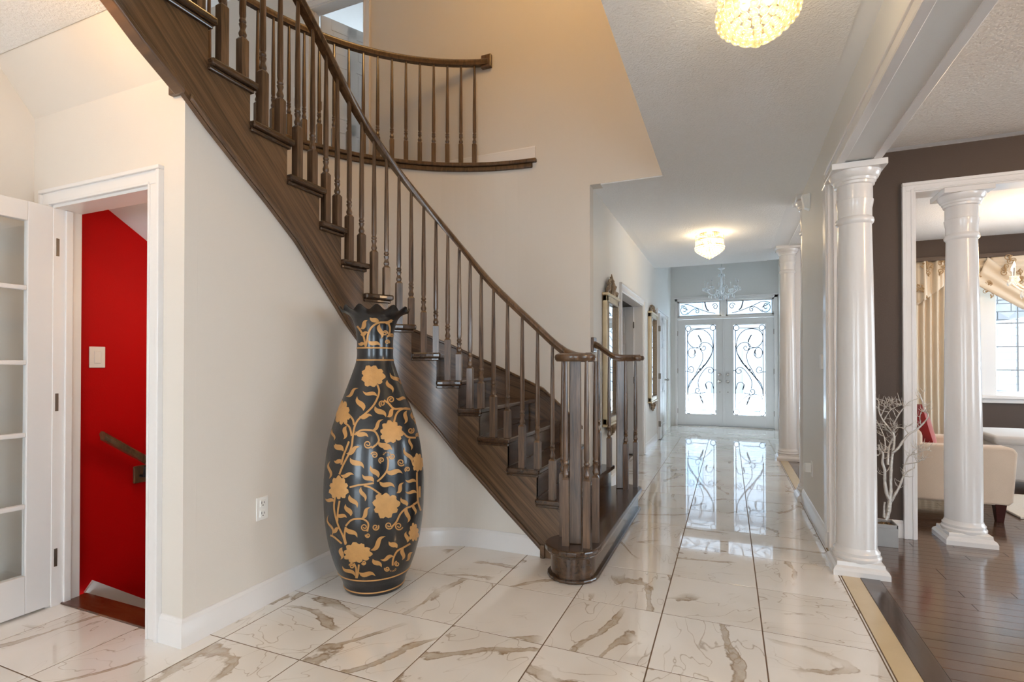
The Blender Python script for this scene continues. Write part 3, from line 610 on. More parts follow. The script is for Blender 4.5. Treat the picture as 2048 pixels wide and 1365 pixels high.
def panel_door(name, w_, h_, label, mat4, knob=True, panels=6, hinge_side=0):
    """six panel leaf: local x along the width, z up, y the thickness (0..-.035); mat4 places it"""
    e = struct(empty(name, mat4.translation), label, 'door'); S = MB()
    st, t = .11, .035
    rows = [(.22, .22+.55), (.90, .90+.60), (1.62, h_-.12)] if panels == 6 else [(.2, h_-.12)]
    S.box(0, -t+.006, 0, w_, -.006, h_)
    for y0_, y1_ in ((-.008, 0), (-t, -t+.008)):
        S.box(0, y0_, 0, st, y1_, h_).box(w_-st, y0_, 0, w_, y1_, h_).box(w_/2-.05, y0_, 0, w_/2+.05, y1_, h_)
        zz = [0]+[v for r_ in rows for v in r_]+[h_]
        for a, c in zip(zz[0::2], zz[1::2]): S.box(st, y0_, a, w_-st, y1_, c)
    S.xf(mat4); S.build('leaf', 'door_white', e, bevel=.002)
    for (z0_, z1_) in rows:
        for x0_, x1_ in ((st, w_/2-.05), (w_/2+.05, w_-st)):
            g = .022; p = MB()
            for y0_, y1_, d in ((-.006, -.001, 1), (-t+.001, -t+.006, -1)): p.box(x0_+g, y0_, z0_+g, x1_-g, y1_, z1_-g)
            p.xf(mat4); p.build('panel', 'door_white', e, bevel=.004)
    if knob:
        k = MB(); xk = w_-.065
        for sg in (1, -1): k.tube([(xk, -.0175+sg*.012, .95), (xk, -.0175+sg*.06, .95)], .009, 8); k.ball((xk, -.0175+sg*.07, .95), .026)
        k.xf(mat4); k.build('knob', 'nickel', e, smooth=40)
    for z in (.25, h_/2, h_-.25):
        MB().box(-.006, -.045, z-.045, .006, .004, z+.045).xf(mat4).build('hinge', 'hinge_metal', e)
    return e
def place(x, y, z, rot): return Matrix.Translation((x, y, z)) @ Matrix.Rotation(rot, 4, 'Z')

# entry: frame, double doors, transoms
e = struct(empty('trim_8', (-.09, YF, 0)), 'white frame around the double entry doors and transoms', 'door frame')
MB().box(-1.0, YF-.02, 0, -.955, YF+.12, 2.56).build('side_frame', 'trim_white', e, bevel=.004)
MB().box(.785, YF-.02, 0, .845, YF+.12, 2.56).build('side_frame', 'trim_white', e, bevel=.004)
MB().box(-1.0, YF-.02, 2.49, .845, YF+.12, 2.56).box(-1.015, YF-.032, 2.54, .86, YF, 2.565).build('head_frame', 'trim_white', e, bevel=.004)
MB().box(-.955, YF-.012, 2.128, .785, YF+.12, 2.168).build('transom_rail', 'trim_white', e, bevel=.004)
MB().box(-.135, YF-.012, 2.168, -.058, YF+.12, 2.49).build('transom_mullion', 'trim_white', e, bevel=.004)
MB().box(-.955, YF-.03, 0, .785, YF+.12, .022).build('sill', 'nickel', e)
def iron(paths, rect_px, rect_w, Y, r=.0066, mirror=False):
    """scroll paths drawn on the left pane (pixel units of that pane) laid on a pane rectangle"""
    (ax0, ay0, ax1, ay1) = rect_px; (x0, z0, x1, z1) = rect_w; b = MB()
    for pth_ in paths:
        rr = r
        if isinstance(pth_, tuple): rr, pth_ = pth_
        q = []
        for x, y in pth_:
            u = (x-ax0)/(ax1-ax0); v = (ay1-y)/(ay1-ay0)
            if mirror: u = 1-u
            q.append(Vector((x0+u*(x1-x0), Y, z0+v*(z1-z0))))
        b.tube(catmull(q, 4) if len(q) > 2 else q, rr, 6)
    return b
def circ(cx, cy_, r, a0=0, a1=360, n=14): return [(cx+r*cos(radians(a0+(a1-a0)*k/n)), cy_+r*sin(radians(a0+(a1-a0)*k/n))) for k in range(n+1)]
def spiral(cx, cy_, r, a0, turns, n=16): return [(cx+r*(1-.75*k/n)*cos(a0+turns*2*pi*k/n), cy_+r*(1-.75*k/n)*sin(a0+turns*2*pi*k/n)) for k in range(n+1)]
DP = [[(265,560),(255,590),(200,595),(160,560),(150,510),(175,465),(225,447),(290,455),(340,500),(362,570),(355,640),(320,710),(270,770),(215,830),(170,880),(155,930),(152,985)],
      [(262,615),(252,580),(285,555),(330,565),(358,600),(355,640),(300,730),(250,790),(180,880),(160,925)],
      [(262,600),(272,620),(298,612),(300,592),(285,585),(278,598)],
      [(205,655),(215,665),(217,630),(200,602),(175,600),(155,630),(165,670),(195,680),(217,660)],
      [(215,597),(255,610),(278,650),(272,710),(240,770),(205,840),(175,890)],
      [(152,790),(190,800),(203,775),(185,750),(162,762),(165,782),(180,778)],
      [(245,925),(238,880),(255,830),(300,770),(340,755),(366,780),(350,805),(325,795),(328,775),(345,778)],
      [(365,930),(352,885),(320,875),(300,900),(310,935)], [(300,960),(240,975),(215,955),(228,930),(250,940),(240,957)],
      [(210,995),(245,985),(262,960)], [(250,985),(270,1010),(280,1050)], [(180,1105),(310,1105)],
      [(155,1040),(165,985),(230,970),(300,1000),(355,1060)],
      [(150,455),(150,985)], [(368,455),(368,1090)], [(180,443),(340,440)], [(130,790),(152,790)], [(366,780),(388,780)],
      circ(158,440,22), circ(362,437,22), circ(158,1115,22), circ(362,1115,22),
      (.011, [(240,495),(250,512),(262,535),(265,555)]), (.009, [(208,615),(213,635),(205,655)]), (.009, [(292,735),(280,750),(270,765)]), (.009, [(245,790),(232,805),(226,820)]), (.010, [(300,890),(305,910),(312,935)]), (.010, [(252,985),(265,1020),(280,1055)]), (.012, circ(257, 775, 6))]
TP = [spiral(122,262,42,0.5,1.3), [(90,235),(150,222),(230,250),(320,280),(375,293),(405,298)], spiral(240,277,22,3.6,1.3), [(150,300),(190,270),(225,255)], spiral(402,247,26,3.4,1.3), (.012, [(310,212),(318,240),(326,262),(345,278)]), (.008, [(108,245),(135,255),(155,265)])]
def entry_leaf(name, x0, x1, gx0, gx1, gz0, gz1, label, mirror):
    e = struct(empty(name, ((x0+x1)/2, YF, 0)), label, 'door'); y0, y1 = YF+.01, YF+.055
    b = MB(); b.box(x0, y0, .024, gx0, y1, 2.124).box(gx1, y0, .024, x1, y1, 2.124).box(gx0, y0, .024, gx1, y1, gz0).box(gx0, y0, gz1, gx1, y1, 2.124); b.build('leaf', 'door_white', e, bevel=.002)
    b = MB(); q = .016
    for bx in ((gx0-q, gz0-q, gx1+q, gz0), (gx0-q, gz1, gx1+q, gz1+q), (gx0-q, gz0, gx0, gz1), (gx1, gz0, gx1+q, gz1)): b.box(bx[0], y0-.008, bx[1], bx[2], y0+.002, bx[3])
    b.build('glass_bead', 'trim_white', e, bevel=.003)
    b = MB(); q = .006
    for bx in ((gx0, gz0, gx1, gz0+q), (gx0, gz1-q, gx1, gz1), (gx0, gz0, gx0+q, gz1), (gx1-q, gz0, gx1, gz1)): b.box(bx[0], y0+.008, bx[1], bx[2], y0+.014, bx[3])
    b.build('lead_border', 'iron', e)
    MB().box(gx0, y0+.016, gz0, gx1, y0+.024, gz1).build('pane', 'window_glass', e)
    iron(DP, (130, 410, 388, 1140), (gx0, gz0, gx1, gz1), y0+.006, mirror=mirror).build('iron_scrollwork', 'iron', e, smooth=60)
    if mirror: MB().box(x0-.022, y0-.014, .024, x0+.018, y0+.002, 2.124).build('astragal', 'door_white', e, bevel=.003)
    xk = x1-.07 if not mirror else x0+.07
    for z, rr in ((1.03, .03), (.895, .034)):
        MB().lathe([(.004, 0), (rr, 0), (rr, .012), (rr*.6, .02), (rr*.55, .035), (rr*.9, .045), (rr*.7, .06), (.004, .062)], 0, 0, 16).xf(Matrix.Translation((xk, y0, z)) @ Matrix.Rotation(pi/2, 4, 'X')).build('knob' if z < 1 else 'deadbolt', 'nickel', e, smooth=40)
    MB().lathe([(.003, 0), (.010, 0), (.010, .006), (.003, .008)], 0, 0, 10).xf(Matrix.Translation((xk, y0, .69)) @ Matrix.Rotation(pi/2, 4, 'X')).build('lower_bolt', 'nickel', e)
    xh = x0 if not mirror else x1
    for z in (.3, 1.1, 1.85): MB().box(xh-.008, y0-.012, z-.05, xh+.008, y0+.005, z+.05).build('hinge', 'hinge_metal', e)
entry_leaf('door_1', -.953, -.100, -.81, -.233, .246, 2.015, 'left leaf of the white entry doors with iron scrollwork glass and hinges on its left', False)
entry_leaf('door_2', -.092, .783, .073, .640, .250, 2.000, 'right leaf of the white entry doors with iron scrollwork glass beside the column', True)
def transom(name, x0, x1, mirror, label):
    e = struct(empty(name, ((x0+x1)/2, YF, 2.168)), label, 'transom window'); z0, z1 = 2.168, 2.49; b = MB(); q = .03
    for bx in ((x0, z0, x1, z0+q), (x0, z1-q, x1, z1), (x0, z0, x0+q, z1), (x1-q, z0, x1, z1)): b.box(bx[0], YF+.01, bx[1], bx[2], YF+.05, bx[3])
    b.build('frame', 'trim_white', e); b = MB(); g = (x0+q, z0+q, x1-q, z1-q); q = .007
    for bx in ((g[0], g[1], g[2], g[1]+q), (g[0], g[3]-q, g[2], g[3]), (g[0], g[1], g[0]+q, g[3]), (g[2]-q, g[1], g[2], g[3])): b.box(bx[0], YF+.02, bx[1], bx[2], YF+.026, bx[3])
    b.build('lead_border', 'iron', e); MB().box(g[0], YF+.03, g[1], g[2], YF+.036, g[3]).build('pane', 'window_glass', e)
    iron(TP, (75, 210, 442, 310), g, YF+.022, mirror=mirror).build('iron_scrollwork', 'iron', e, smooth=60)
transom('window_1', -.953, -.136, False, 'left transom pane with iron scrollwork above the entry doors')
transom('window_2', -.057, .783, True, 'right transom pane with iron scrollwork above the entry doors')

# hall double door (left wall), closet doors
casing_x('trim_9', XL, HD0, HD1, 2.03, 'white casing of the doorway between the two hall mirrors')
b = MB().box(XL-T-.01, HD0-.002, 0, XL+.004, HD0+.016, 2.03).box(XL-T-.01, HD1-.016, 0, XL+.004, HD1+.002, 2.03).box(XL-T-.01, HD0, 2.014, XL+.004, HD1, 2.032)
struct(b.build('trim_10', 'trim_white'), 'white jamb lining of the doorway in the left hall wall', 'door jamb')
panel_door('door_3', .74, 2.0, 'white panel door swung into the room off the hall', place(XL-.115, HD1-.03, .012, pi-radians(4)), hinge_side=1)
def french(name, w_, h_, mat4, cols, rows, zlist, label, sw=.12, bot=.186, top=.095):
    e = struct(empty(name, mat4.translation), label, 'glass door'); t = .036; m_ = .022
    b = MB().box(0, -t, 0, sw, 0, h_).box(w_-sw, -t, 0, w_, 0, h_).box(sw, -t, 0, w_-sw, 0, bot).box(sw, -t, h_-top, w_-sw, 0, h_); b.xf(mat4).build('leaf', 'door_white', e, bevel=.003)
    gw = (w_-2*sw); zs = [bot]+zlist+[h_-top]; b = MB()
    for k in range(1, cols): b.box(sw+gw*k/cols-m_/2, -t+.002, bot, sw+gw*k/cols+m_/2, -.002, h_-top)
    for z in zlist: b.box(sw, -t+.003, z-m_/2, w_-sw, -.003, z+m_/2)
    b.xf(mat4).build('muntins', 'door_white', e, bevel=.004)
    for k in range(cols):
        for a, c in zip(zs, zs[1:]):
            MB().box(sw+gw*k/cols, -t/2-.003, a, sw+gw*(k+1)/cols, -t/2+.003, c).xf(mat4).build('pane', 'window_glass', e)
    k = MB(); xk = w_-.06
    for sg in (1, -1): k.tube([(xk, -t/2+sg*.012, .95), (xk, -t/2+sg*.06, .95)], .009, 8); k.ball((xk, -t/2+sg*.07, .95), .026)
    k.xf(mat4).build('knob', 'nickel', e, smooth=40)
    for z in (.235, 1.02, 1.808): MB().box(-.008, -t-.004, z-.045, .006, .004, z+.045).xf(mat4).build('hinge', 'hinge_metal', e)
    return e
french('door_4', .74, 2.0, place(XL-.125, HD0+.06, .012, pi-radians(2)), 2, 5, [.55, .89, 1.23, 1.57], 'glazed white door leaf standing open inside the doorway beside the large mirror')
casing_x('trim_11', XL, 8.74, 10.12, 2.06, 'white casing of the closet doors past the far mirror')
def closet(name, y0, y1, knob_y, label):
    panel_door(name, y1-y0, 2.05, label, Matrix.Translation((XL+.012, y0, .012)) @ Matrix.Rotation(pi/2, 4, 'Z') if knob_y > y0+.3 else Matrix.Translation((XL-.023, y1, .012)) @ Matrix.Rotation(-pi/2, 4, 'Z'))
closet('door_5', 8.742, 9.428, 9.37, 'white panelled closet door leaf nearer the mirror')
closet('door_6', 9.432, 10.118, 9.49, 'white panelled closet door leaf nearer the entry doors')
# basement stair door: casing and open French door
casing_y('trim_12', 1.54, DX0, DX1, DZ, 'white casing around the doorway to the red basement stair', w=.078)
french('door_7', .76, 2.01, Matrix.Translation((-3.152, 1.552, .010)) @ Matrix.Rotation(-pi/2, 4, 'Z'), 3, 5, [.52, .868, 1.221, 1.586], 'white French door with glass panes standing open at the red stair doorway')
# panelled door in the side hall, behind the glass
casing_x('trim_13', XLR, 1.22, 1.98, 2.03, 'cream casing of the panel door in the side hall')
panel_door('door_8', .75, 2.02, 'white panel door in the side hall seen through the French door', Matrix.Translation((XLR+.012, 1.225, .008)) @ Matrix.Rotation(pi/2, 4, 'Z'))
# upstairs
casing_y('trim_14', YV, UD0, UD1, UDZ, 'white casing of the upstairs doorway', z0=ZUP)
panel_door('door_9', .70, 2.0, 'white panel door standing open upstairs behind the railing', place(UD0+.02, YV+.13, ZUP+.01, radians(62)))

# study behind the hall doorway
b = MB().box(-3.6, 4.45, 0, -3.5, 8.5, ZC).box(-3.6, 8.5, 0, XL-T, 8.6, ZC).box(-3.5, 4.43, 0, XL-T, 4.47, ZC).box(-3.5, 4.47, ZC, XL-T, 8.5, ZC+.05)
struct(b.build('wall_study', 'wall_white'), 'pale walls of the room off the hall', 'wall')
struct(MB().box(-3.5, 4.47, -.05, XL-T+.06, 8.5, -.001).box(XL-T, HD0, -.05, XL, HD1, -.0005).build('floor_study', 'plank_wood'), 'dark hardwood floor of the room off the hall', 'floor')

# ================================================================== LIVING ROOM WINDOW, OUTSIDE
e = struct(empty('window_3', (3.3, 7.8, WZ0)), 'white living room window with grilles and side lights', 'window')
b = MB()
for x0, x1 in ((WX0, WX0+.05), (2.735, 2.885), (4.35, 4.50), (WX1-.05, WX1)): b.box(x0, 7.797, WZ0+.001, x1, 7.882, WZ1-.001)
b.box(WX0, 7.80, WZ0, WX1, 7.88, WZ0+.05).box(WX0, 7.80, WZ1-.05, WX1, 7.88, WZ1); b.build('frame', 'vinyl_white', e, bevel=.006)
MB().box(WX0-.06, 7.735, WZ0-.035, WX1+.06, 7.86, WZ0+.002).box(WX0-.04, 7.765, WZ0-.085, WX1+.04, 7.80, WZ0-.035).build('sill', 'trim_white', e, bevel=.006)
for x0, x1, nv in ((WX0+.05, 2.735, 1), (2.885, 4.35, 6), (4.50, WX1-.05, 1)):
    MB().box(x0, 7.845, WZ0+.05, x1, 7.853, WZ1-.05).build('pane', 'window_glass', e)
    b = MB()
    for z in (1.16, 1.432, 1.707, 1.98): b.box(x0, 7.838, z-.006, x1, 7.842, z+.006)
    for k in range(1, nv+1): b.box(x0+(x1-x0)*k/(nv+1)-.006, 7.836, WZ0+.05, x0+(x1-x0)*k/(nv+1)+.006, 7.844, WZ1-.05)
    b.build('grille', 'grille_grey', e)
struct(MB().box(-12, YF+.2, -.25, 16, 30, -.15).build('ground_outside', 'snow'), 'pale ground outside the windows and entry doors', 'ground')
sh = empty('sky_blocking_house', (0, 27, -.2), 'pale house added across the street to block bright sky behind the entry door glass', 'building')  # facade placed to keep the bright sky out of the door glass
MB().box(-9, 27, -.2, 9, 34, 6.2).build('facade', 'brick_far', sh)
MB().prism([(-9.6, 26.4, 6.2), (9.6, 26.4, 6.2), (9.6, 34.6, 6.2), (-9.6, 34.6, 6.2)], [(-7, 30, 9), (7, 30, 9), (7, 31, 9), (-7, 31, 9)]).build('roof', 'roof_grey', sh)
for x in (-3.4, .6): MB().box(x, 26.93, -.15, x+2.6, 27.02, 2.1).build('garage_door', 'garage_far', sh)
for x in (-6.6, -2.6, 1.6, 5.2): MB().box(x, 26.95, 3.3, x+1.4, 27.02, 4.8).build('window', 'pane_far', sh)
hb = empty('neighbour_house', (5, 12, -.2), 'pale brick side of the house next door outside the living room window', 'building')
MB().box(2.6, 12.05, -.2, 9, 15, 6).build('wall_core', 'mortar', hb)
bm_ = MB().box(0, .035, 0, .38, .06, .13).mesh('brick', 'brick_pale')
for r_ in range(18):
    for c_ in range(11):
        inst('brick', bm_, hb, (2.9+c_*.395+(.19 if r_ % 2 else 0), 12.0, .3+r_*.145))

# ---- curtain and valance
def sheet(fn, nu, nv, name, mat, parent, th=.004):
    b = MB(); vs = [fn(i/nu, j/nv) for j in range(nv+1) for i in range(nu+1)]; n = len(vs)
    fs = [(j*(nu+1)+i, j*(nu+1)+i+1, (j+1)*(nu+1)+i+1, (j+1)*(nu+1)+i) for j in range(nv) for i in range(nu)]
    b.add(vs, fs); o = b.build(name, mat, parent, smooth=80)
    md = o.modifiers.new('thick', 'SOLIDIFY'); md.thickness = th; return o
def curtain(x0, x1, label):
    t = empty('curtain', ((x0+x1)/2, 7.72, .05), label, 'curtain')
    def f(u, v): x = x0+(x1-x0)*u; return (x, 7.715+.028*sin(u*2*pi*7+.6*sin(v*3))*(.6+.4*v), .03+2.38*v)
    sheet(f, 120, 14, 'panel', 'curtain_fabric', t); return t
curtain(2.05, 2.52, 'cream pleated curtain panel beside the living room window')
vt = empty('window_valance', (3.2, 7.65, 2.05), 'cream swag valance with tan embroidery over the living room window', 'valance')
MB().box(2.02, 7.60, 2.455, 5.2, 7.79, 2.50).build('cornice_board', 'brown_wall', vt)
def jab(u, v):                               # pleated jabot with a diagonal stepped hem
    x = 2.05+.48*u; zt = 2.455; zbm = 1.93+.42*(abs((u*1.0)-.05)**1.1); return (x, 7.645+.03*sin(u*2*pi*3.2+.4)+.012*sin(u*2*pi*8), zbm+(zt-zbm)*v)
sheet(jab, 90, 16, 'jabot', 'curtain_fabric', vt)
def swag(xa, xb, drop, yy, top=2.455):
    def f(u, v):
        x = xa+(xb-xa)*u; sag = 4*u*(1-u); zb_ = top-.22-drop*sag; z = zb_+(top-zb_)*v; fold = .022*sin(v*2*pi*3.2)*(.35+.65*sag); return (x, yy-.035*sag*(1-v)-fold, z+.0)
    return sheet(f, 40, 28, 'swag', 'curtain_fabric', vt)
def drape(yy):                                # diagonal fall crossing from the top left to the centre
    def f(u, v):
        x = 2.62+.50*u+.12*v; z = 2.455-.50*u+(.30*(v-1))*(1-.45*u); return (x, yy-.02*sin(v*2*pi*2.5)*(.5+.5*u), z)
    return sheet(f, 30, 26, 'swag', 'curtain_fabric', vt)
swag(2.50, 3.10, .10, 7.66); swag(2.78, 3.85, .22, 7.63); swag(3.65, 4.75, .22, 7.66); drape(7.60)
def scrolls(c, sc, Y, seed):
    rd = random.Random(seed); b = MB()
    for k in range(6):
        a0 = rd.uniform(0, 6); cx_, cz_ = c[0]+rd.uniform(-.05, .05)*sc, c[1]+rd.uniform(-.11, .11)*sc; r_ = rd.uniform(.02, .035)*sc
        b.tube([(x, Y, z) for x, z in spiral(cx_, cz_, r_, a0, 1.3)], .005*sc, 5)
        b.tube([(cx_+.04*sc*cos(a0), Y, cz_+.05*sc*sin(a0)), (cx_+.02*sc*cos(a0), Y-.004, cz_+.03*sc*sin(a0)), (cx_, Y, cz_)], [.002, .012*sc, .003], 6)
    return b.build('embroidered_motif', 'embroidery', vt, smooth=60)
for k, (c, sc, Y) in enumerate([((2.16, 2.33), 1, 7.612), ((2.36, 2.34), 1.1, 7.615), ((2.12, 2.12), .9, 7.612), ((2.66, 2.25), .9, 7.612), ((2.92, 2.33), 1.1, 7.565), ((2.74, 2.10), .8, 7.60), ((3.0, 2.20), .9, 7.575)]): scrolls(c, sc, Y, k)

# ================================================================== FLOOR VASE
VX, VY = -1.823, 2.39
vase = empty('floor_vase', (VX, VY, 0), 'tall black floor vase with gold flowers and ruffled rim beside the staircase', 'vase')
VPROF = [(.150, 0), (.160, .004), (.172, .05), (.192, .09), (.219, .161), (.247, .267), (.264, .39), (.270, .528), (.264, .659), (.247, .79), (.215, .92), (.167, 1.051), (.122, 1.175), (.100, 1.25), (.098, 1.31), (.0985, 1.36), (.106, 1.42), (.122, 1.47)]
vp = catmull([(a, b_, 0) for a, b_ in VPROF], 4); VTAB = [(p.y, p.x) for p in vp]
def vr(z): return lerp_table(VTAB, max(0, min(1.47, z)))
NS = 96; vs_ = []; fs_ = []
def rim(k, t):                                # ruffled flare above z 1.47
    a = 2*pi*k/NS; wv_ = sin(13*a+.4); return (.122+.066*t**1.3+.006*wv_*t, 1.47+.068*t-.012*t*t+.014*wv_*t*t)
rows_ = [[(p.x, p.y)]*NS for p in vp]+[[rim(k, t) for k in range(NS)] for t in (.2, .4, .6, .8, .95, 1.0)]
inner = [[(r_-.006, z_+.002) for r_, z_ in row] for row in reversed(rows_[-6:])]+[[(.112, 1.45)]*NS, [(.092, 1.35)]*NS, [(.09, 1.2)]*NS]
rows_ += inner
for row in rows_:
    for k, (r_, z_) in enumerate(row): a = 2*pi*k/NS; vs_.append((VX+r_*cos(a), VY+r_*sin(a), z_))
n_ = len(rows_)
fs_ = [(i*NS+k, i*NS+(k+1) % NS, (i+1)*NS+(k+1) % NS, (i+1)*NS+k) for i in range(n_-1) for k in range(NS)]+[tuple(range(NS-1, -1, -1)), tuple((n_-1)*NS+k for k in range(NS))]
MB().add(vs_, fs_).build('body', 'vase_black', vase, smooth=50)
for z, hh in ((1.312, .0045), (1.247, .0045), (.098, .004), (.020, .004)):
    MB().lathe([(vr(z-hh)+.0005, -hh), (vr(z)+.0022, -hh*.6), (vr(z)+.0022, hh*.6), (vr(z+hh)+.0005, hh)], VX, VY, 64, z).build('gilt_band', 'gilt_paint', vase, smooth=40)
def on_vase(x, y, off=.0016):                 # painted motif point: picture direction -> vase skin
    r_ = ray(640+x/4.55, 600+y/4.55); dx, dy = r_.x, r_.y; t = (VX*dx+VY*dy)/(dx*dx+dy*dy)   # nearest to the axis
    best = None; R_ = vr((CAM+r_*t).z)
    dmin = abs(VX*dy-VY*dx)/sqrt(dx*dx+dy*dy)
    for _ in range(4):
        k2 = max(0.0, R_*R_-dmin*dmin)
        tt = t-sqrt(k2)/sqrt(dx*dx+dy*dy); P = CAM+r_*tt; R_ = vr(P.z)
    a = atan2(P.y-VY, P.x-VX); zz = max(.012, P.z); R_ = vr(zz)+off
    return Vector((VX+R_*cos(a), VY+R_*sin(a), zz))
def ribbon(pts, wid):
    pts = [Vector((p[0], p[1], 0)) for p in pts]; vs = []; m = len(pts)
    for i, p in enumerate(pts):
        t = (pts[min(m-1, i+1)]-pts[max(0, i-1)]).normalized(); nrm = Vector((-t.y, t.x, 0)); w2 = wid[i]/2 if isinstance(wid, list) else wid/2
        for sg in (-1, 1): q = p+nrm*w2*sg; vs.append(on_vase(q.x, q.y))
    return vs, [(2*i, 2*i+1, 2*i+3, 2*i+2) for i in range(m-1)]
vine = MB()
OB = 1319.5
def stem(pts, w_=15, o=0): q = catmull([(x, y+o, 0) for x, y in pts], 5); vine.add(*ribbon(q, w_))
def leaf(b0, t0, w_, o=0):
    a = Vector((b0[0], b0[1]+o, 0)); c = Vector((t0[0], t0[1]+o, 0)); d = c-a; nrm = Vector((-d.y, d.x, 0))*.10; N = 12; P = []; W = []
    for i in range(N+1):
        u = i/N; P.append(a+d*u+nrm*sin(u*2*pi)); W.append(max(1.5, w_*.92*(sin(pi*min(1, u*1.02)**.85)**.8)*(1 if u > .15 else .55+3*u) ))
    vine.add(*ribbon(P, W))
def curl(cx_, cy_, r_, o=0, a0=0.0, sg=1):
    N = 20; P = []; W = []
    for i in range(N+1): u = i/N; a = a0+sg*u*2.9*pi; rr = r_*(1-.8*u); P.append((cx_+rr*cos(a), cy_+o+rr*sin(a))); W.append(12-3*u+(5 if u > .93 else 0))
    vine.add(*ribbon(P, W))
for p in ([(520,770),(538,830),(520,900),(480,970),(420,1030),(350,1090),(315,1160),(300,1250),(290,1330),(265,1400),(235,1460),(205,1520),(178,1590)], [(265,1290),(235,1370),(215,1420),(195,1500)], [(260,1040),(300,1090),(310,1140)], [(225,1120),(270,1160),(290,1240)], [(315,1230),(370,1190),(430,1185),(500,1200),(535,1270),(520,1310),(470,1350)], [(670,1120),(700,1030),(760,990),(820,995)], [(820,995),(740,990),(670,990),(620,940),(580,915)], [(760,1215),(800,1250),(870,1255)],
          [(415,430),(430,370),(440,310),(470,250),(530,210),(600,205),(655,197)], [(415,420),(400,340),(370,280),(340,240)], [(620,215),(635,260),(625,320),(605,335)]): stem(p, 17)
for p in ([(270,388),(340,370),(420,360),(490,350)], [(400,372),(470,395),(555,455)], [(520,335),(570,290),(610,230),(620,150),(610,110)], [(140,470),(130,560),(140,640),(170,740),(210,830),(235,910)], [(180,510),(165,600),(160,700)], [(235,750),(225,830),(240,900)], [(235,740),(280,690),(330,675),(400,680),(440,720),(430,790)], [(885,520),(830,560),(780,580),(730,630),(695,700),(650,750)], [(880,250),(880,340),(885,430),(890,520),(915,600)], [(905,380),(905,480)], [(310,1080),(330,1130),(330,1215)], [(355,1090),(345,1180),(335,1215)], [(820,900),(760,935),(700,970),(665,1040),(660,1100)], [(95,825),(130,840),(200,900)]): stem(p, 16, OB)
for b0, t0, w_ in (((520,880),(390,830),36), ((395,1010),(340,880),52), ((500,970),(600,1070),50), ((360,1060),(475,1060),40), ((325,1200),(440,1250),46), ((470,1190),(575,1090),34), ((240,880),(350,805),30), ((610,730),(660,845),36), ((735,770),(635,665),36), ((780,905),(690,895),32), ((610,1065),(680,990),42), ((790,1010),(765,1130),36), ((835,1020),(860,1140),26), ((245,1150),(215,1270),42), ((115,1180),(130,1280),24), ((530,1290),(650,1365),50), ((140,1310),(215,1360),36), ((820,1255),(825,1370),26),
                   ((530,215),(455,155),46), ((545,220),(555,355),42), ((590,212),(668,190),28), ((370,265),(435,185),42), ((370,315),(440,300),36), ((440,370),(550,422),42), ((405,410),(350,395),36)): leaf(b0, t0, w_)
for b0, t0, w_ in (((215,60),(130,0),42), ((240,80),(365,20),42), ((275,120),(400,215),52), ((205,160),(130,145),42), ((190,275),(310,275),38), ((85,310),(95,150),26), ((490,340),(385,270),46), ((530,300),(460,190),50), ((600,235),(750,262),50), ((540,335),(680,390),46), ((375,385),(410,515),38), ((270,455),(340,575),46), ((130,520),(50,490),36), ((280,650),(235,540),46), ((375,670),(455,570),40), ((155,630),(245,665),40), ((235,745),(340,845),46), ((175,760),(115,800),36), ((205,935),(190,1045),42), ((110,830),(80,640),20), ((460,960),(595,835),46), ((480,1040),(560,1115),46), ((320,1195),(205,1105),36), ((355,1160),(505,1195),46), ((700,940),(625,880),50), ((670,1020),(550,1045),36), ((760,940),(745,1050),40), ((790,890),(785,790),36), ((840,980),(775,1060),28), ((790,560),(735,480),42), ((795,570),(795,710),40), ((695,440),(760,345),38), ((855,530),(860,640),28), ((880,440),(775,425),32), ((875,340),(775,320),32), ((835,170),(765,25),36), ((570,10),(655,45),42)): leaf(b0, t0, w_, OB)
for cx_, cy_, r_ in ((565,945,30), (645,910,34), (435,1315,38), (890,1230,20), (825,1190,30), (590,305,25), (650,325,18), (610,385,22)): curl(cx_, cy_, r_, 0, random.uniform(0, 6), random.choice((1, -1)))
for cx_, cy_, r_ in ((405,750,35), (505,750,32), (435,825,22), (625,735,36), (715,740,38), (560,140,28), (655,105,28), (495,95,32), (735,160,35), (795,225,25), (290,1105,25), (400,1075,20), (700,1085,24), (610,1130,24)): curl(cx_, cy_, r_, OB, random.uniform(0, 6), random.choice((1, -1)))
for cx_, cy_ in ((610, 95), (655, 1125)):
    for k in range(7):
        a = pi+pi*(k+.5)/7 if cy_ < 500 else pi*(k+.5)/7; vine.add(*ribbon([(cx_+26*cos(a), cy_+OB+20*sin(a)), (cx_+40*cos(a), cy_+OB+32*sin(a))], 7))
VROT = Matrix.Translation((VX, VY, 0)) @ Matrix.Rotation(radians(178), 4, 'Z') @ Matrix.Translation((-VX, -VY, 0))
nv_ = len(vine.v); back = [tuple(VROT @ Vector(p)) for p in vine.v]; vine.add(back, list(vine.f))
vine.build('gilt_vines', 'gilt_paint', vase, smooth=60)
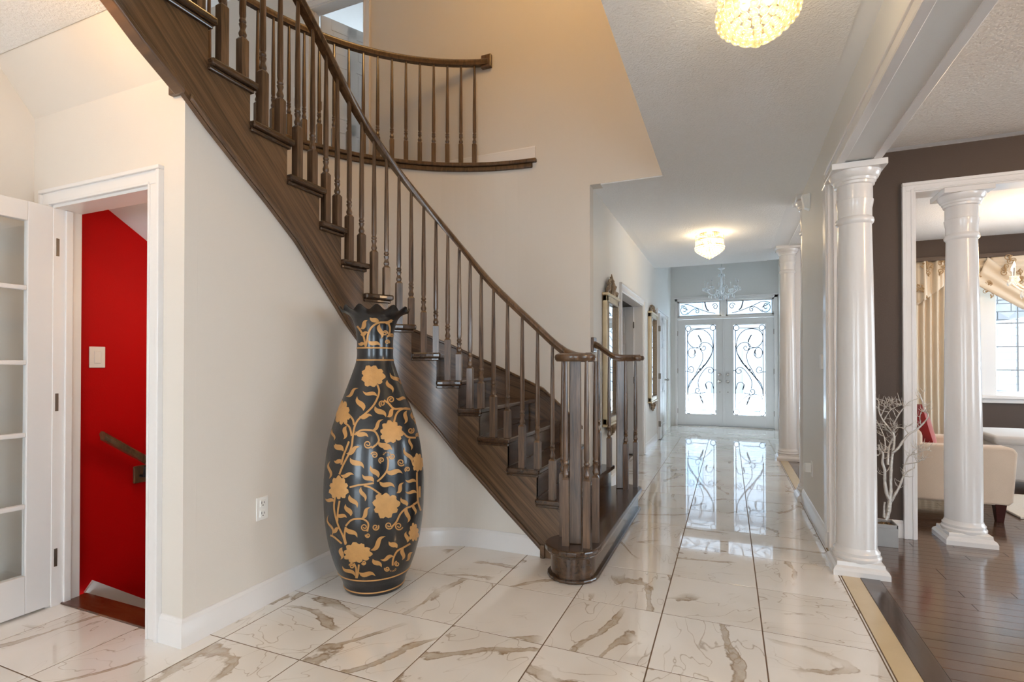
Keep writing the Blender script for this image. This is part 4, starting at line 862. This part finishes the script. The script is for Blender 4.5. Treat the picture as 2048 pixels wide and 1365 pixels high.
for cx_, cy_, rx, ry, nl, ph in ((480,695,112,104,9,.3), (205,1030,72,118,9,0), (650,1205,112,108,10,.2), (172,395+OB,92,112,10,0), (600,552+OB,128,122,9,.5), (890,165+OB,54,88,9,.1), (340,985+OB,135,98,10,.2), (852,800+OB,48,88,9,0)):
    b = MB(); N = 54; rings = 5; vs = [on_vase(cx_, cy_, .0024)]
    for k in range(1, rings+1):
        for i in range(N):
            a = 2*pi*i/N; lob = .74+.24*abs(sin(nl*(a+ph)/2))**.75+.06*sin(3*a+ph*5)+.025*sin(23*a); u = k/rings*lob; vs.append(on_vase(cx_+rx*u*cos(a), cy_+ry*u*sin(a), .0024 if k < rings else .0012))
    fs = [(0, 1+i, 1+(i+1) % N) for i in range(N)]+[(1+(k-1)*N+i, 1+k*N+i, 1+k*N+(i+1) % N, 1+(k-1)*N+(i+1) % N) for k in range(1, rings) for i in range(N)]
    b.add(vs, fs); m0 = b.build('gilt_flower', 'gilt_flower', vase, smooth=60)
    b2 = MB(); b2.add([tuple(VROT @ Vector(p)) for p in vs], fs); b2.build('gilt_flower', 'gilt_flower', vase, smooth=60)

# ================================================================== HALL MIRRORS
def crest(b, X, yc, z0, hw, h, up=1):         # carved scroll cresting
    def sp(y, z, r_, a0, tn, rr): b.tube([(X, yc+q[0], z0+up*q[1]) for q in spiral(y, z, r_, a0, tn)], rr, 6)
    for sg in (-1, 1):
        sp(sg*hw*.62, h*.16, hw*.26, pi/2, sg*1.4, .012); sp(sg*hw*.36, h*.40, hw*.22, pi/2, -sg*1.4, .011); sp(sg*hw*.15, h*.66, hw*.14, pi/2, sg*1.3, .009)
        b.tube([(X, yc+sg*hw*.9, z0), (X+.01, yc+sg*hw*.75, z0+up*h*.22), (X, yc+sg*hw*.45, z0+up*h*.30)], [.006, .022, .004], 6)
        b.tube([(X, yc+sg*hw*.5, z0+up*h*.2), (X+.01, yc+sg*hw*.5, z0+up*h*.5), (X, yc+sg*hw*.2, z0+up*h*.6)], [.006, .018, .004], 6)
        b.ball((X+.008, yc+sg*hw*.62, z0+up*h*.16), .016, 8, 5)
    b.tube([(X, yc, z0), (X+.012, yc, z0+up*h*.3), (X+.008, yc, z0+up*h*.6), (X, yc, z0+up*h)], [.02, .032, .02, .004], 8)
    b.ball((X+.012, yc, z0+up*h*.34), .03, 8, 6); b.ball((X+.01, yc, z0+up*h*.66), .02, 8, 6)
def mirror(y0, y1, z0, z1, ctop, cbot, label):
    t = empty('hall_mirror', (XL, (y0+y1)/2, z0), label, 'mirror', 'tall gilt hall mirrors'); X = XL; fw_ = .062
    b = MB()
    for bx in ((y0, z0, y1, z0+fw_), (y0, z1-fw_, y1, z1), (y0, z0, y0+fw_, z1), (y1-fw_, z0, y1, z1)): b.box(X+.002, bx[0], bx[1], X+.048, bx[2], bx[3])
    b.build('frame', 'gilt_frame', t, bevel=.008, bseg=3)
    b = MB(); q = .012; i0, i1, j0, j1 = y0+fw_-.004, y1-fw_+.004, z0+fw_-.004, z1-fw_+.004
    for bx in ((i0, j0, i1, j0+q), (i0, j1-q, i1, j1), (i0, j0, i0+q, j1), (i1-q, j0, i1, j1)): b.box(X+.02, bx[0], bx[1], X+.054, bx[2], bx[3])
    b.build('inner_bead', 'gilt_carved', t, bevel=.004)
    MB().box(X+.01, y0+fw_-.01, z0+fw_-.01, X+.022, y1-fw_+.01, z1-fw_+.01).build('glass', 'mirror_glass', t)
    MB().box(X+.002, y0-.012, z1-.004, X+.062, y1+.012, z1+.022).build('top_moulding', 'gilt_frame', t, bevel=.006)
    MB().box(X+.002, y0-.008, z0-.018, X+.058, y1+.008, z0+.004).build('bottom_moulding', 'gilt_frame', t, bevel=.006)
    b = MB(); crest(b, X+.03, (y0+y1)/2, z1+.018, (y1-y0)/2*.92, ctop-z1-.018); b.build('carved_crest', 'gilt_carved', t, smooth=50)
    b = MB(); crest(b, X+.03, (y0+y1)/2, z0-.014, (y1-y0)/2*.8, z0-.014-cbot, -1); b.build('carved_apron', 'gilt_carved', t, smooth=50)
mirror(4.75, 5.32, .665, 1.868, 2.10, .54, 'tall gilt framed mirror on the hall wall beside the stair railing')
mirror(7.68, 8.34, .685, 1.975, 2.105, .533, 'tall gilt framed mirror between the doorway and the closet doors')

# ================================================================== CEILING LIGHTS
ico = bmesh.new(); bmesh.ops.create_icosphere(ico, subdivisions=2, radius=1.0); icom = bpy.data.meshes.new('crystal_bead'); ico.to_mesh(icom); ico.free(); icom.materials.append(M['crystal']); icom.shade_smooth()
def plight(loc, power, color, rad, parent=None, name='bulb_light'):
    l = bpy.data.lights.new(name, 'POINT'); l.energy = power; l.color = color; l.shadow_soft_size = rad
    o = bpy.data.objects.new(name, l); COL.objects.link(o); o.location = loc
    if parent is not None: attach(o, parent)
    return o
WARM = (1.0, .64, .32); LAMPC = (1.0, .82, .58)
def flush_lamp(x, y, label, power, R_=.15, colr=LAMPC, zc_=ZC):
    t = empty('crystal_ceiling_light', (x, y, zc_), label, 'ceiling light', 'crystal basket ceiling lights')
    MB().lathe([(.02, 0), (R_*.72, 0), (R_*.75, -.012), (R_*.6, -.022), (.02, -.024)], x, y, 32, zc_).build('canopy', 'brass', t, smooth=40)
    for rr, z in ((R_*.92, -.028), (R_, -.085), (R_, -.155)):
        MB().tube([(x+rr*cos(2*pi*k/40), y+rr*sin(2*pi*k/40), zc_+z) for k in range(41)], .0035, 6).build('ring', 'brass', t, smooth=60)
    sm = MB()
    for k in range(7): sm.ball((0, 0, -.032-.0175*k), .0085, 6, 4)
    sme = sm.mesh('bead_strand', 'crystal', 60)
    for k in range(40): a = 2*pi*k/40; inst('bead_strand', sme, t, (x+R_*.985*cos(a), y+R_*.985*sin(a), zc_))
    for rr, z, n in ((1.0, -.168, 26), (.97, -.190, 26), (.86, -.208, 22), (.70, -.228, 18), (.52, -.246, 13), (.34, -.262, 8), (.17, -.276, 4), (0, -.288, 1)):
        for k in range(n):
            a = 2*pi*(k+.5*(n % 2))/n; inst('crystal_bead', icom, t, (x+R_*rr*cos(a), y+R_*rr*sin(a), zc_+z-R_*.0), scale=(.0165,)*3)
    for k in range(4):
        a = pi/4+pi/2*k; MB().ball((x+.06*cos(a), y+.06*sin(a), zc_-.10), .019, 10, 8, 1.3).build('bulb', 'lamp_bulb', t, smooth=60)
    plight((x, y, zc_-.13), power, colr, .05, t)
    return t
LAMP1 = (.105, 2.19); LAMP2 = (-.203, 6.40)
flush_lamp(*LAMP1, 'crystal basket ceiling light over the stair foot beside the beam', 7, .138)
flush_lamp(*LAMP2, 'small crystal ceiling light in the hall before the foyer', 16, .15)
p = gz(-6, -22, 2.46); flush_lamp(p.x, p.y, 'crystal ceiling light beside the stair soffit', 22, .138, WARM)
p = gz(-22, 205, 2.66); flush_lamp(p.x, p.y, 'crystal ceiling light in the side hall', 36, .138, WARM)

def chandelier(x, y, zb_, ztop_, R_, narm, lit, label, name='crystal_chandelier'):
    t = empty(name, (x, y, ztop_), label, 'chandelier'); zc_ = zb_
    MB().tube([(x, y, zc_+.40), (x, y, ztop_)], .006, 6).build('chain', 'nickel', t, smooth=60)
    MB().lathe([(.01, -.02), (.055, -.02), (.05, 0), (.01, 0)], x, y, 16, ztop_).build('canopy', 'nickel', t, smooth=40)
    MB().lathe([(.004, -.16), (.022, -.14), (.030, -.11), (.018, -.08), (.036, -.05), (.050, 0), (.036, .04), (.016, .07), (.026, .12), (.014, .18), (.020, .24), (.05, .27), (.014, .285), (.012, .34), (.06, .37), (.012, .39), (.006, .41)], x, y, 16, zc_).build('stem', 'crystal_clear', t, smooth=50)
    drop = MB().lathe([(.001, -.05), (.010, -.036), (.011, -.026), (.005, -.008), (.001, 0)], 0, 0, 8).mesh('crystal_drop', 'crystal_clear', 60)
    for k in range(narm):
        a = 2*pi*k/narm+.2; u = Vector((cos(a), sin(a), 0)); c = Vector((x, y, zc_))
        am = MB().tube(catmull([c+u*.03+Vector((0, 0, .0)), c+u*R_*.35+Vector((0, 0, -.075)), c+u*R_*.7+Vector((0, 0, -.07)), c+u*R_*.95+Vector((0, 0, -.01)), c+u*R_+Vector((0, 0, .03))], 4), .007, 6).build('arm', 'crystal_clear', t, smooth=60)
        q = c+u*R_
        MB().lathe([(.004, .02), (.036, .035), (.038, .04), (.008, .045)], q.x, q.y, 12, zc_).build('cup', 'crystal_clear', am, smooth=50)
        MB().lathe([(.010, .045), (.010, .12), (.004, .122)], q.x, q.y, 8, zc_).build('candle', 'candle_white', am, smooth=50)
        MB().lathe([(.003, .122), (.010, .136), (.008, .152), (.001, .175)], q.x, q.y, 8, zc_).build('flame_bulb', 'flame_bulb' if lit else 'crystal_clear', am, smooth=60)
        for m_ in range(4): b_ = a+m_*pi/2; inst('crystal_drop', drop, am, (q.x+.034*cos(b_), q.y+.034*sin(b_), zc_+.034))
        for f_ in (.45, .75): w_ = c+u*R_*f_; inst('crystal_drop', drop, t, (w_.x, w_.y, zc_-.08), scale=(1.2, 1.2, 1.4))
    for k in range(10): a = 2*pi*k/10; inst('crystal_drop', drop, t, (x+.048*cos(a), y+.048*sin(a), zc_+.27)); inst('crystal_drop', drop, t, (x+.03*cos(a), y+.03*sin(a), zc_-.11), scale=(1.2, 1.2, 1.5))
    return t
chandelier(-.116, 9.70, 2.52, 3.70, .27, 8, False, 'clear crystal chandelier hanging before the entry doors')
lc = chandelier(2.68, 6.2, 1.99, ZC, .28, 6, True, 'lit crystal candle chandelier in the living room')
plight((2.68, 6.2, 2.25), 30, WARM, .15, lc)
MB().lathe([(.01, 0), (.07, 0), (.07, -.03), (.01, -.05)], -2.45, 2.3, 20, 1.79).build('dome', 'globe_glass', bl, smooth=50); plight((-2.5, 2.2, 1.6), 2.2, (1, .85, .7), .06, bl)
for x, y, lb in ((-1.3, -1.3, 'unseen glass globe added as fill light behind the camera on the stair side'), (.2, -1.3, 'unseen glass globe added as fill light behind the camera in line with the hall'), (-2.9, -.6, 'unseen glass globe added as fill light near the side hall and French door')):  # made-up globes out of view, throwing warm fill onto ceiling and walls
    kp = empty('fill_globe', (x, y, ZC), lb, 'pendant light', 'added fill light globes')
    MB().tube([(x, y, 2.25), (x, y, ZC)], .006, 6).build('rod', 'brass', kp); MB().ball((x, y, 2.12), .13, 20, 12).build('globe', 'fill_globe_glow', kp, smooth=60)
# pendant over the stairwell and dining room fixture: above and beside the frame
st = empty('stairwell_pendant', (-1.35, 2.9, 5.46), 'glass globe pendant high in the stairwell', 'pendant light')
MB().tube([(-1.35, 2.9, 5.2), (-1.35, 2.9, 5.46)], .008, 6).build('rod', 'brass', st); MB().ball((-1.35, 2.9, 5.1), .12, 20, 12).build('globe', 'globe_glass', st, smooth=60)
plight((-1.35, 2.9, 4.93), 18, (1, .6, .22), .12, st)
dl = empty('dining_pendant', (2.6, 2.3, ZC), 'globe ceiling light of the dining area', 'ceiling light')
MB().ball((2.6, 2.3, 2.45), .12, 20, 12).build('globe', 'globe_dining', dl, smooth=60); MB().tube([(2.6, 2.3, 2.55), (2.6, 2.3, ZC)], .01, 6).build('rod', 'brass', dl)
plight((2.6, 2.3, 2.28), 12, WARM, .12, dl)

# ================================================================== SILVER BRANCH IN POT
pot = empty('branch_pot', (.96, 4.26, 0), 'square grey metal pot on the hardwood beside the near column', 'plant pot')
b = MB(); px0, px1, py0, py1 = .885, 1.035, 4.19, 4.34
b.box(px0, py0, 0, px1, py1, .125).box(px0, py0, .125, px1, py0+.01, .15).box(px0, py1-.01, .125, px1, py1, .15).box(px0, py0, .125, px0+.01, py1, .15).box(px1-.01, py0, .125, px1, py1, .15)
b.build('box', 'grey_pot', pot, bevel=.002)
pb = MB(); rd = random.Random(3)
for k in range(60): pb.ball((rd.uniform(px0+.02, px1-.02), rd.uniform(py0+.02, py1-.02), .128), rd.uniform(.006, .011), 6, 4)
o = pb.build('pebbles', 'pebble', pot, smooth=60); o['kind'] = 'stuff'
br = MB(); YB0 = 4.255
def bp(x, y, d=0.0): # traced in the crop of the branch; depth about the pot
    return onY(1740+x/4.266, 780+y/4.266, YB0+d)
def limb(pts, r0, r1, d0=0.0, d1=0.0):
    n = len(pts); q = [bp(x, y, d0+(d1-d0)*i/(n-1)) for i, (x, y) in enumerate(pts)]; c = catmull(q, 4); m = len(c)
    br.tube(c, [r0+(r1-r0)*i/(m-1)+rd.uniform(-.001, .001) for i in range(m)], 7); return c
LB = [limb([(135,1110),(155,1050),(165,980),(170,940)], .014, .013), limb([(120,1090),(120,1000),(125,960)], .008, .006, -.01, -.02),
      limb([(170,950),(140,880),(125,780),(125,690),(105,620),(110,550),(85,510),(70,470)], .012, .005, 0, -.05), limb([(170,940),(175,860),(175,760),(180,660),(190,560),(205,460),(200,380),(165,330),(110,260),(75,180),(75,100),(45,75)], .012, .0025, 0, .03),
      limb([(180,950),(215,890),(250,830),(285,740),(320,700),(385,665)], .011, .002, 0, -.05), limb([(285,740),(285,680),(330,570),(400,545),(470,515),(520,520)], .006, .0015, 0, -.09), limb([(280,640),(370,625),(430,610),(448,570)], .004, .001, -.01, -.1), limb([(345,565),(380,520),(430,500)], .003, .001, -.02, -.04),
      limb([(190,540),(240,500),(280,440),(330,380),(400,340),(470,270),(495,220),(460,150),(440,80),(405,10)], .009, .0015, 0, -.08), limb([(435,310),(425,230),(450,180),(500,200)], .003, .001, -.05, -.08), limb([(420,70),(345,100),(290,150),(240,220),(200,300)], .0015, .005, -.03, .02),
      limb([(150,640),(155,560),(165,480),(200,400)], .009, .005, .01, .03), limb([(120,260),(180,170),(270,130)], .004, .001, .02, 0), limb([(180,170),(170,130),(205,115)], .003, .001), limb([(95,220),(120,160),(125,95)], .003, .001), limb([(330,380),(300,340),(240,320),(200,350)], .003, .004), limb([(130,520),(125,420),(90,330),(50,250)], .005, .0015, 0, .05), limb([(205,400),(130,330),(60,310)], .004, .001, .02, .06), limb([(150,540),(100,520),(70,565)], .003, .001, 0, -.06)]
for c in LB[2:]:
    for _ in range(9):
        k = rd.randrange(len(c)//3, len(c)); p = Vector(c[k]); d = Vector((rd.uniform(-1, 1), rd.uniform(-1, 1), rd.uniform(-.1, 1))).normalized(); L_ = rd.uniform(.03, .075); e2 = p+d*L_+Vector((0, 0, .012))
        br.tube([p, p+d*L_*.5+Vector((rd.uniform(-.008, .008), 0, 0)), e2], [.0026, .0018, .0008], 5)
        if rd.random() < .6: d2 = Vector((rd.uniform(-1, 1), rd.uniform(-1, 1), rd.uniform(0, 1))).normalized(); br.tube([p+d*L_*.5, p+d*L_*.5+d2*.025, p+d*L_*.5+d2*.04+Vector((0, 0, .01))], [.0018, .0012, .0006], 5)
tag(br.build('silver_branch', 'silver_branch', smooth=60), 'bare silver painted branch standing in the grey pot', 'branch')

# ================================================================== ARMCHAIR, CUSHION, SOFA, RUG
ac = empty('armchair', (1.6, 5.55, 0), 'cream upholstered armchair with dark legs behind the column', 'armchair')
def roundbox(parent, name, mat, x0, y0, z0, x1, y1, z1, bv): return MB().box(x0, y0, z0, x1, y1, z1).build(name, mat, parent, bevel=bv, bseg=4, smooth=50)
def arm(y0, y1):
    b = MB(); P = [(1.22, .13), (1.985, .13), (2.012, .16), (2.03, .40), (2.04, .54), (2.02, .575), (1.98, .585), (1.22, .575)]
    b.prism([(x, y0, z) for x, z in P], [(x, y1, z) for x, z in P]); return b.build('arm', 'cream_fabric', ac, bevel=.02, bseg=3, smooth=50)
arm(5.165, 5.31); arm(5.83, 5.975)
roundbox(ac, 'seat_base', 'cream_fabric', 1.24, 5.31, .14, 1.97, 5.83, .32, .02); roundbox(ac, 'seat_cushion', 'cream_fabric', 1.38, 5.315, .32, 1.99, 5.825, .46, .04); roundbox(ac, 'backrest', 'cream_fabric', 1.16, 5.20, .14, 1.465, 5.94, .70, .06)
for x, y in ((1.935, 5.205), (1.935, 5.93), (1.24, 5.23), (1.24, 5.91)):
    f = lambda k, z: [(x-k, y-k, z), (x+k, y-k, z), (x+k, y+k, z), (x-k, y+k, z)]
    MB().prism(f(.022, 0), f(.036, .14)).build('leg', 'leg_mahogany', ac, bevel=.003)
cu = MB(); N = 10
def cush(u, v, sg):
    a, c = u*2-1, v*2-1; th = .065*max(0, (1-a**4))*max(0, (1-c**4))**.8*sg; return Vector((th, .222*a*(1-.06*(1-abs(c))), .222*c*(1-.06*(1-abs(a)))))
for sg in (1, -1): cu.add([cush(i/N, j/N, sg) for j in range(N+1) for i in range(N+1)], [(j*(N+1)+i, j*(N+1)+i+1, (j+1)*(N+1)+i+1, (j+1)*(N+1)+i) for j in range(N) for i in range(N)])
cu.xf(Matrix.Translation((1.522, 5.538, .674)) @ Matrix.Rotation(radians(-14), 4, 'Y') @ Matrix.Rotation(radians(3), 4, 'Z'))
tag(cu.build('red_cushion', 'red_velvet', smooth=70), 'red velvet cushion leaning in the cream armchair', 'cushion')
sf = empty('sofa', (2.9, 6.9, 0), 'pale grey chaise sofa end beyond the armchair', 'sofa')
b = MB(); P = [(2.38, 6.46), (3.4, 6.35), (3.4, 7.3), (2.46, 7.3)]; b.quadbox(P, .10, .47); b.build('base', 'grey_fabric', sf, bevel=.03, bseg=3, smooth=50)
b = MB(); b.quadbox([(2.36, 6.44), (3.42, 6.33), (3.42, 7.32), (2.44, 7.32)], .45, .535); b.build('top_cushion', 'grey_fabric', sf, bevel=.03, bseg=3, smooth=50)
for x, y in ((2.5, 6.55), (3.3, 6.48), (2.55, 7.2), (3.3, 7.2)): MB().box(x-.02, y-.02, 0, x+.02, y+.02, .11).build('leg', 'leg_mahogany', sf)
rg = MB(); rg.quadbox([(2.12, 5.35), (4.6, 5.35), (4.6, 6.28), (2.12, 6.28)], .001, .02); tag(rg.build('area_rug', 'rug_pile', bevel=.006), 'pale shaggy rug edge beside the armchair', 'rug')

# ================================================================== SMALL WALL FITTINGS
def outlet(name, p, axis, label):
    t = empty(name, p, label, 'outlet'); X, Y, Z = p
    MB().box(X, Y-.036, Z-.058, X+.007, Y+.036, Z+.058).build('plate', 'plastic_white', t, bevel=.003)
    for dz in (-.026, .026):
        MB().box(X+.005, Y-.017, Z+dz-.018, X+.010, Y+.017, Z+dz+.018).build('socket', 'plastic_white', t, bevel=.003)
        MB().box(X+.0095, Y-.009, Z+dz-.002, X+.0105, Y-.006, Z+dz+.010).box(X+.0095, Y+.006, Z+dz-.002, X+.0105, Y+.009, Z+dz+.008).box(X+.0095, Y-.003, Z+dz-.012, X+.0105, Y+.003, Z+dz-.007).build('slots', 'plastic_slot', t)
outlet('wall_outlet', (XC, 1.951, .495), 0, 'white duplex outlet on the cream wall left of the vase')
t = empty('light_switch', (-3.2, 1.758, 1.262), 'white rocker light switch on the red wall', 'light switch')
MB().box(-3.2, 1.722, 1.204, -3.193, 1.800, 1.32).build('plate', 'plastic_white', t, bevel=.003); MB().box(-3.195, 1.744, 1.228, -3.188, 1.778, 1.296).build('rocker', 'plastic_white', t, bevel=.003)
t = empty('motion_sensor', (XR+.005, 4.80, 2.52), 'small white motion sensor high on the short wall', 'sensor')
MB().prism([(XR+.005, 4.76, 2.47), (XR+.005, 4.84, 2.47), (XR+.005, 4.84, 2.60), (XR+.005, 4.76, 2.60)], [(XR-.035, 4.775, 2.49), (XR-.035, 4.825, 2.49), (XR-.055, 4.835, 2.59), (XR-.055, 4.765, 2.59)]).build('body', 'plastic_white', t, bevel=.004)
t = empty('plug_in_freshener', (XR+.005, 4.72, .40), 'white plug-in device in the outlet of the short wall', 'plug-in')
MB().box(XR-.002, 4.685, .34, XR+.005, 4.755, .455).build('plate', 'plastic_white', t, bevel=.002); MB().box(XR-.05, 4.70, .37, XR-.002, 4.745, .44).build('body', 'plastic_white', t, bevel=.006)
t = empty('wall_thermostat', (XR+.005, 4.14, 1.24), 'small white thermostat on the short wall by the near column', 'thermostat')
MB().box(XR-.018, 4.11, 1.19, XR+.005, 4.18, 1.29).build('body', 'plastic_white', t, bevel=.003)
t = empty('landing_switch', (-4.32, YV, ZUP+1.15), 'white light switch on the upstairs wall', 'light switch')
MB().box(-4.36, YV-.007, ZUP+1.09, -4.29, YV, ZUP+1.21).build('plate', 'plastic_white', t, bevel=.002); MB().box(-4.34, YV-.011, ZUP+1.12, -4.31, YV-.006, ZUP+1.18).build('rocker', 'plastic_white', t)
